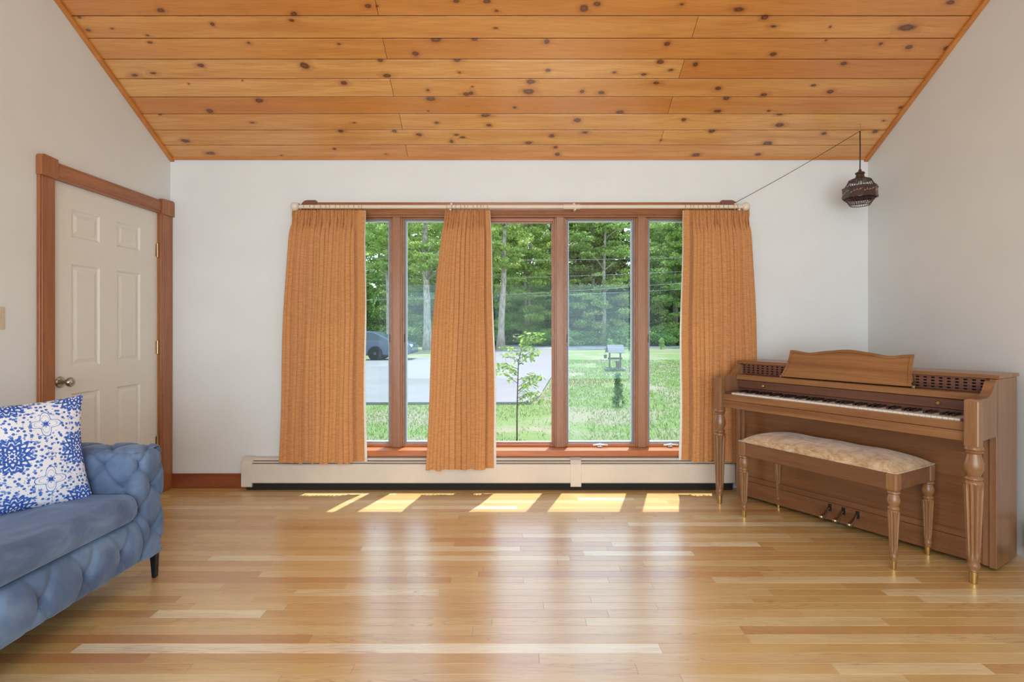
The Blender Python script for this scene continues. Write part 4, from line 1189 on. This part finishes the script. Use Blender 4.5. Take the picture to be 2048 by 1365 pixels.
# trees
m_leaf = leafmat('broad_leaf', (84, 124, 60), (196, 218, 124), .5)
m_leafd = leafmat('dark_needle', (58, 96, 56), (120, 158, 84), .4)
m_leafb = leafmat('bush_leaf', (88, 130, 64), (170, 206, 116), .5)
m_leafy = leafmat('sapling_leaf', (86, 132, 40), (176, 200, 84), .45)
m_bark, t, b = mat('pale_grey_bark')
n1 = t.noise(t.scale(t.obj(), (6, 6, 1.6)), 2, 4, .7); t.put(b.inputs['Base Color'], t.ramp(n1, [(.35, lin((96, 90, 80))), (.6, lin((168, 164, 152)))])); b.inputs['Roughness'].default_value = .9
m_barkd = plain('dark_bark', (84, 72, 60), .9, noise=.3, nscale=6)
def leaves_mesh(name, blobs, n, size, m, seed, up=.35, k=4):
    """blobs: (x, y, z, rx, ry, rz)"""
    rg = np.random.default_rng(seed)
    wts = np.array([b_[3]*b_[4]*b_[5] for b_ in blobs])**.66; wts = wts/wts.sum()
    idx = rg.choice(len(blobs), n, p=wts); B = np.array(blobs)[idx]
    d = rg.normal(size=(n, 3)); d /= np.linalg.norm(d, axis=1)[:, None]; r = rg.random(n)**(1/2.2)
    P = B[:, :3]+d*r[:, None]*B[:, 3:6]
    nr = rg.normal(size=(n, 3)); nr[:, 2] = np.abs(nr[:, 2])+up; nr /= np.linalg.norm(nr, axis=1)[:, None]
    t1 = np.cross(nr, rg.normal(size=(n, 3))); t1 /= np.linalg.norm(t1, axis=1)[:, None]; t2 = np.cross(nr, t1)
    s_ = (size*(.6+.8*rg.random(n)))[:, None]
    V = np.stack([P+t1*s_, P+t2*s_*.55, P-t1*s_, P-t2*s_*.55], 1)
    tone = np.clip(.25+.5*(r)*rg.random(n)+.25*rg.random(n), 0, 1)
    return tri_mesh(name, V, m, tone, 4)
def trunk_mesh(name, h, r0, r1, lean, m, seed, branches=6):
    rg = random.Random(seed); b = MB(); n = 10
    P = [(lean*(k/n)+.10*math.sin(k*1.3+seed)*(k/n), .08*math.sin(k*.9+seed*2)*(k/n), h*k/n-.1) for k in range(n+1)]
    rr = [r0*1.5 if k == 0 else r0+(r1-r0)*(k/n) for k in range(n+1)]
    b.tube(P, rr, 10)
    for j in range(branches):
        k = rg.randint(4, n-1); a = rg.uniform(0, 2*PI); L = rg.uniform(1.2, 3)
        p = Vector(P[k]); q = p+Vector((math.cos(a)*L, math.sin(a)*L, L*rg.uniform(.3, .9))); b.tube([p, p.lerp(q, .5)+Vector((0, 0, .1)), q], [rr[k]*.45, rr[k]*.3, .02], 6)
    o = b.build(name, m, None, smooth=True); me = o.data; bpy.data.objects.remove(o); return me
def crown_blobs(rg, zc, rad, hh, n):
    B = []
    for j in range(n):
        a = rg.uniform(0, 2*PI); q = rg.random()**.5; z = zc+rg.uniform(-1, 1)*hh; w = math.sqrt(max(.1, 1-((z-zc)/hh/1.15)**2))
        B.append((rad*q*w*math.cos(a), rad*q*w*math.sin(a), z, rg.uniform(.7, 1.3), rg.uniform(.7, 1.3), rg.uniform(.35, .6)))
    return B
rgt = random.Random(11)
def airy(rg, z0, z1, rad, n):
    B = []
    for j in range(n):
        a = rg.uniform(0, 2*PI); z = rg.uniform(z0, z1); q = rg.random()**.5*math.sqrt(max(.15, 1-(2*(z-z0)/(z1-z0)-1)**2*.8))
        B.append((rad*q*math.cos(a), rad*q*math.sin(a), z, rg.uniform(.45, 1.0), rg.uniform(.45, 1.0), rg.uniform(.12, .30)))
    return B
crowns_hi = [leaves_mesh('crown', airy(rgt, 5.6, 13, 3.0, 70), 13000, .095, m_leaf, 90+k) for k in range(3)]
crowns_air = [leaves_mesh('crown', airy(rgt, 1.2, 13.5, 3.4, 170), 24000, .095, m_leaf, 95+k) for k in range(4)]
crowns = [leaves_mesh('crown', crown_blobs(rgt, 7.5, 3.2, 5.5, 60), 13000, .17, m_leaf, 20+k) for k in range(3)]
trunks = [trunk_mesh('trunk', 12.5, .26, .09, l, m_bark, 3+k) for k, l in enumerate((.5, -.3, .1))]
trunkd = [trunk_mesh('trunk', 13.5, .20, .06, l, m_barkd, 13+k) for k, l in enumerate((.2, -.2))]
# conifers
def conifer_mesh(seed):
    rg = random.Random(seed); B = []
    for j in range(26):
        z = 2.0+11.5*j/26; R_ = 2.6*(1-(j/27))+.4
        for q in range(6):
            a = rg.uniform(0, 2*PI); B.append((R_*.6*math.cos(a), R_*.6*math.sin(a), z+rg.uniform(-.2, .2), R_*.42, R_*.42, .12))
    return leaves_mesh('crown', B, 9000, .12, m_leafd, seed, up=1.0)
conifers = [conifer_mesh(50), conifer_mesh(51)]
bushes = [leaves_mesh('foliage', crown_blobs(rgt, .95, 1.5, .8, 16), 4500, .09, m_leafb, 60+k) for k in range(3)]
def obj_of(name, me, parent=None):
    o = bpy.data.objects.new(name, me); col.objects.link(o)
    if parent: o.parent = parent
    return o
def tree(x, y, crown, trunk, sc, rz, lbl, group=None, name='tree', zs=1.0, tw=1.0):
    r_ = empty(name, (x, y, GZ), 0); tag(r_, lbl, 'tree', group)
    t_ = obj_of('trunk', trunk, r_); c_ = obj_of('crown', crown, r_)
    t_.scale = (sc*tw, sc*tw, sc*zs); c_.scale = (sc, sc, sc*zs); c_.rotation_euler = (0, 0, rz)
    return r_
# named trunks of the photograph: (px x, px y of the foot) -> ground
def gp(x, y): X, Y = G(x, y); return X, Y
X, Y = gp(1001, 698); tree(X, Y, crowns_hi[0], trunks[0], 1.05, .3, 'tall tree with pale leaning trunk seen in the clear pane beside the middle curtain', tw=1.0)
X, Y = gp(856, 700); tree(X, Y, crowns_hi[1], trunks[1], 1.0, 1.3, 'tall tree with pale trunk seen just left of the middle curtain', tw=1.15)
X, Y = gp(780, 697); tree(X, Y, crowns_hi[2], trunks[1], 1.0, 2.1, 'leaning grey tree seen in the leftmost pane above the parked car')
X, Y = gp(1188, 691); tree(X, Y, crowns_hi[0], trunks[1], 1.15, .9, 'slender pale tree above the wishing well pane', tw=.62)
X, Y = gp(1350, 690.5); tree(X, Y, crowns_hi[1], trunks[2], 1.15, 2.9, 'pale trunked tree near the right curtain edge')
X, Y = gp(1052, 692); tree(X, Y, crowns_hi[2], trunks[1], 1.1, 1.9, 'thin leaning tree right of the big trunk in the clear pane', tw=.6)
X, Y = gp(1153, 690); tree(X, Y, conifers[0], trunkd[0], 1.15, .2, 'dark conifer at the left of the wishing well pane')
X, Y = gp(1212, 690); tree(X, Y, conifers[1], trunkd[1], 1.2, 1.2, 'dark conifer straight above the wishing well')
X, Y = gp(1242, 689.5); tree(X, Y, conifers[0], trunkd[0], 1.15, 2.2, 'dark conifer at the right of the wishing well pane')
rt = random.Random(99); wl = 'leafy woodland tree standing in the dense woods beyond road and driveway'
wlc = 'dark needled conifer standing deep in the woods beyond the road'
spots = []
for row_, (Yb_, n) in enumerate(((47, 11), (54, 14), (62, 14), (72, 14))):
    for k in range(n):
        w_ = .56*Yb_+6
        spots.append((-w_+2*w_*(k+rt.uniform(.15, .85))/n+1.5, Yb_+rt.uniform(-2.5, 2.5), row_))
for (X, Y, row_) in spots:
    con = rt.random() < .22
    tree(X, Y, rt.choice(conifers) if con else rt.choice(crowns_air if row_ < 3 else crowns), rt.choice(trunkd if con else trunks), rt.uniform(.95, 1.25)*(1+.06*row_), rt.uniform(0, 6), wlc if con else wl, 'dark conifers in the woods' if con else 'woodland trees beyond the road', tw=.7)
bl = 'leafy green bush in the understorey along the edge of the woods'
for k in range(44):
    row_ = k % 2
    Yb_ = (46 if row_ == 0 else 56)+rt.uniform(-1.5, 1.5); X = -.5*Yb_+Yb_*1.05*(k/43)+rt.uniform(-.6, .6)
    r_ = empty('bush', (X, Yb_, GZ)); tag(r_, bl, 'bush', 'bushes at the edge of the woods'); o = obj_of('foliage', rt.choice(bushes), r_); s_ = rt.uniform(.8, 1.2) if row_ == 0 else rt.uniform(1.4, 2.2); o.scale = (s_*1.3, s_, s_*rt.uniform(.6, 1.1) if row_ == 0 else s_*1.5); o.rotation_euler = (0, 0, rt.uniform(0, 6))
# sapling by the window
def sapling():
    X, Y = G(1034, 883); s = empty('sapling', (X, Y, GZ)); tag(s, 'young sapling with thin stem and bright leaves outside the clear pane', 'tree')
    rg = random.Random(4); b = MB(); Hs = 1.52
    stem = [(.0, 0, -.03), (.0, 0, .4), (.01, 0, .8), (.02, 0, 1.1), (.08, 0, 1.35), (.15, 0, Hs)]
    b.tube(stem, [.011, .010, .009, .007, .005, .003], 7)
    tips = []
    for j in range(19):
        z = .50+.95*j/19; a = rg.choice([0, PI])+rg.uniform(-1, 1); L = rg.uniform(.30, .52)*(1-.5*abs((z-.80)/.9))
        k = max(i for i in range(len(stem)) if stem[i][2] <= z); f = (z-stem[k][2])/(stem[min(k+1, 5)][2]-stem[k][2]+1e-6); p = Vector(stem[k]).lerp(Vector(stem[min(k+1, 5)]), f)
        q = p+Vector((L*math.cos(a), L*.6*math.sin(a), L*rg.uniform(.15, .5))); mid = p.lerp(q, .55)+Vector((0, 0, .03)); b.tube([p, mid, q], [.004, .003, .0015], 5); tips.append((p, mid, q))
    b.build('stem', m_barkd, s, smooth=True)
    Vs = []; rn = []
    for (p, mid, q) in tips+[(Vector(stem[3]), Vector(stem[4]), Vector(stem[5]))]:
        for i in range(34):
            f = .12+.92*i/34; c = p.lerp(mid, f*2) if f < .5 else mid.lerp(q, min(1.05, (f-.5)*2)); c = c+Vector((rg.gauss(0, .02), rg.gauss(0, .02), rg.gauss(0, .015)))
            d = Vector((rg.gauss(0, 1), rg.gauss(0, 1), rg.uniform(-1.0, .1))).normalized(); n = d.cross(Vector((rg.gauss(0, 1), rg.gauss(0, 1), 1.5))).normalized(); L = rg.uniform(.05, .085)
            Vs.append([c, c+d*L*.5+n*L*.24, c+d*L, c+d*L*.5-n*L*.24]); rn.append(rg.random())
    me = tri_mesh('leaves', np.array([[list(x) for x in q] for q in Vs]), m_leafy, np.array(rn), 4); obj_of('leaves', me, s)
sapling()
def small_shrub(x, y, h, w, lbl, seed, m=m_leafd, n=1500):
    X, Y = G(x, y); s = empty('shrub', (X, Y, GZ)); tag(s, lbl, 'shrub')
    rg = random.Random(seed); B = [(rg.uniform(-w, w)*(1-.6*j/24)*.55, rg.uniform(-w, w)*(1-.6*j/24)*.55, .05+h*.92*j/24, w*rg.uniform(.2, .4), w*rg.uniform(.2, .4), h*rg.uniform(.08, .16)) for j in range(24)]
    obj_of('foliage', leaves_mesh('foliage', B, n, (.008+.020*h), m, seed, up=.1), s)
    b = MB(); b.tube([(0, 0, -.02), (0, 0, h*.6)], [.012, .006], 6); b.build('stem', m_barkd, s)
small_shrub(1237, 812, .66, .17, 'small dark shrub on the lawn in front of the wishing well', 71)
small_shrub(1220, 699.5, .75, .38, 'small bush behind the wishing well by the road', 72, m_leafb)
small_shrub(1323, 699, .8, .40, 'small bush by the road seen in the rightmost pane', 73, m_leafb)
small_shrub(1258, 702, .8, .30, 'small bush by the road right of the wishing well', 74, m_leafb)

# wishing well
WX, WY = G(1230, 741); well = tag(empty('wishing_well', (WX, WY, GZ), 0), 'small weathered wooden wishing well with shingled roof on the lawn', 'garden ornament')
m_grey = wood('weathered_boards', (112, 116, 124), (84, 86, 92), axis=0, coat=0, rough=.8)
m_greyd = wood('weathered_posts', (98, 84, 70), (70, 58, 48), axis=2, coat=0, rough=.85)
for x in (-.20, .20):
    part('post', m_greyd, well, lambda b: b.box(x-.025, x+.025, -.03, .03, .05, .70))
part('crossbar', m_greyd, well, lambda b: b.box(-.26, .26, -.04, .04, .40, .47))
part('axle', m_greyd, well, lambda b: b.tube([(-.38, 0, .80), (.34, 0, .80)], .014, 8))
for k in range(4):
    for sg in (-1, 1):
        def sh(b):
            d0, d1 = .01+k*.072, .01+(k+1)*.078; z0, z1 = .93-k*.066, .93-(k+1)*.070
            b.add([(-.30, sg*d0, z0), (.30, sg*d0, z0), (.30, sg*d1, z1), (-.30, sg*d1, z1), (-.30, sg*d0, z0+.014), (.30, sg*d0, z0+.014), (.30, sg*d1, z1+.016), (-.30, sg*d1, z1+.016)],
                  [(0,3,2,1),(4,5,6,7),(0,1,5,4),(1,2,6,5),(2,3,7,6),(3,0,4,7)])
        part('roof_board', m_grey, well, sh)
def gable(b):
    for x in (-.27, .25): b.prism([(-.27, .66), (.27, .66), (0, .91)], x, x+.02, 'yz')
part('gable', m_greyd, well, gable)
part('bucket', m_greyd, well, lambda b: (b.lathe([(.05, .44), (.065, .57), (.058, .57), (.045, .46)], (-.36, -.02, 0), 12), b.tube([(-.36, -.02, .57), (-.36, -.01, .80)], .005, 5)), smooth=False)
part('planter', m_greyd, well, lambda b: b.lathe([(.10, .0), (.085, .10), (.075, .22), (.10, .30), (.105, .33), (.07, .34)], (.10, -.05, 0), 14), smooth=True)
def stones(b):
    rg = random.Random(8)
    for k in range(16):
        a = 2*PI*k/16; b.ball((.34*math.cos(a), .30*math.sin(a), .04), rg.uniform(.055, .085), 8, 5, (1, 1, .8))
part('stone_ring', plain('grey_stones', (120, 116, 108), .9, noise=.2), well, stones, smooth=True)
o = obj_of('planting', leaves_mesh('planting', [(-.1, -.25, .06, .25, .2, .07), (.15, -.2, .05, .2, .2, .06), (-.25, 0, .06, .2, .2, .06)], 500, .03, m_leafd, 81), well)

# parked car, seen side-on, facing right
cx0, cy0 = G(751, 722)
car = tag(empty('car', (cx0, cy0+.8, GZ), 0), 'dark blue car parked on the driveway behind the left panes', 'car')
m_car = plain('dark_blue_car_paint', (44, 66, 92), .25, coat=.8); m_tyre = plain('tyre_rubber', (30, 30, 32), .8); m_cg = plain('car_window_glass', (50, 70, 78), .08)
m_hub = plain('alloy_wheel', (120, 124, 130), .35, metal=.6); m_lamp = plain('headlamp_glass', (210, 220, 226), .15)
prof = [(1.55, .28), (1.72, .40), (1.74, .62), (1.66, .80), (1.30, .90), (.75, .96), (.25, 1.22), (-.15, 1.38), (-.9, 1.42), (-1.8, 1.38), (-2.5, 1.10), (-3.05, 1.02), (-3.15, .70), (-3.10, .34), (-2.8, .26), (.9, .24)]
def cbody(b):
    b.prism([(x, z) for x, z in prof], -.86, .86, 'xz')
part('car_body', m_car, car, cbody, bevel=.06, bseg=3)
part('side_window', m_cg, car, lambda b: b.prism([(.45, .98), (.12, 1.20), (-.15, 1.32), (-.55, 1.34), (-.55, .98)], -.866, -.862, 'xz'))
part('side_window', m_cg, car, lambda b: b.prism([(-.63, .98), (-.63, 1.34), (-1.6, 1.32), (-2.1, 1.08), (-2.1, .98)], -.866, -.862, 'xz'))
part('headlamp', m_lamp, car, lambda b: b.box(1.40, 1.73, -.85, -.55, .66, .78), bevel=.02)
part('bumper', m_tyre, car, lambda b: b.box(1.50, 1.76, -.80, .80, .34, .50), bevel=.03)
for wx in (0, -2.35):
    for wy in (-.80, .80):
        wl_ = part('wheel', m_tyre, car, lambda b: b.lathe([(.20, -.11), (.33, -.11), (.345, -.09), (.345, .09), (.33, .11), (.20, .11)], (wx, wy, .345), 28, axis='y'), smooth=True, auto=.6)
        part('hubcap', m_hub, wl_, lambda b: (b.lathe([(.01, -.10), (.05, -.115), (.07, -.10), (.20, -.09), (.205, -.10)], (wx, wy, .345), 20, axis='y')), smooth=True, auto=.6)
# overhead wires
mwire = plain('wire_jacket', (150, 160, 165), .5)
for (y0, y1, Yw, lbl) in ((520, 518, 40, 'uppermost thin overhead wire before the woods'), (553, 548, 40, 'second thin overhead wire before the woods'), (583, 574, 38, 'third thin overhead wire, sloping, before the woods'), (590, 584, 38, 'lowest thin overhead wire before the woods')):
    a, b_ = px(1130, y0, Yw), px(1265, y1, Yw); d = b_-a; s_, e_ = a-d*4, b_+d*4
    b = MB(); b.tube([s_.lerp(e_, k/16)-Vector((0, 0, .5*(4*(k/16)*(1-k/16)-.98))) for k in range(17)], .007, 5)
    tag(b.build('overhead_wire', mwire, None, smooth=True), lbl, 'wire')
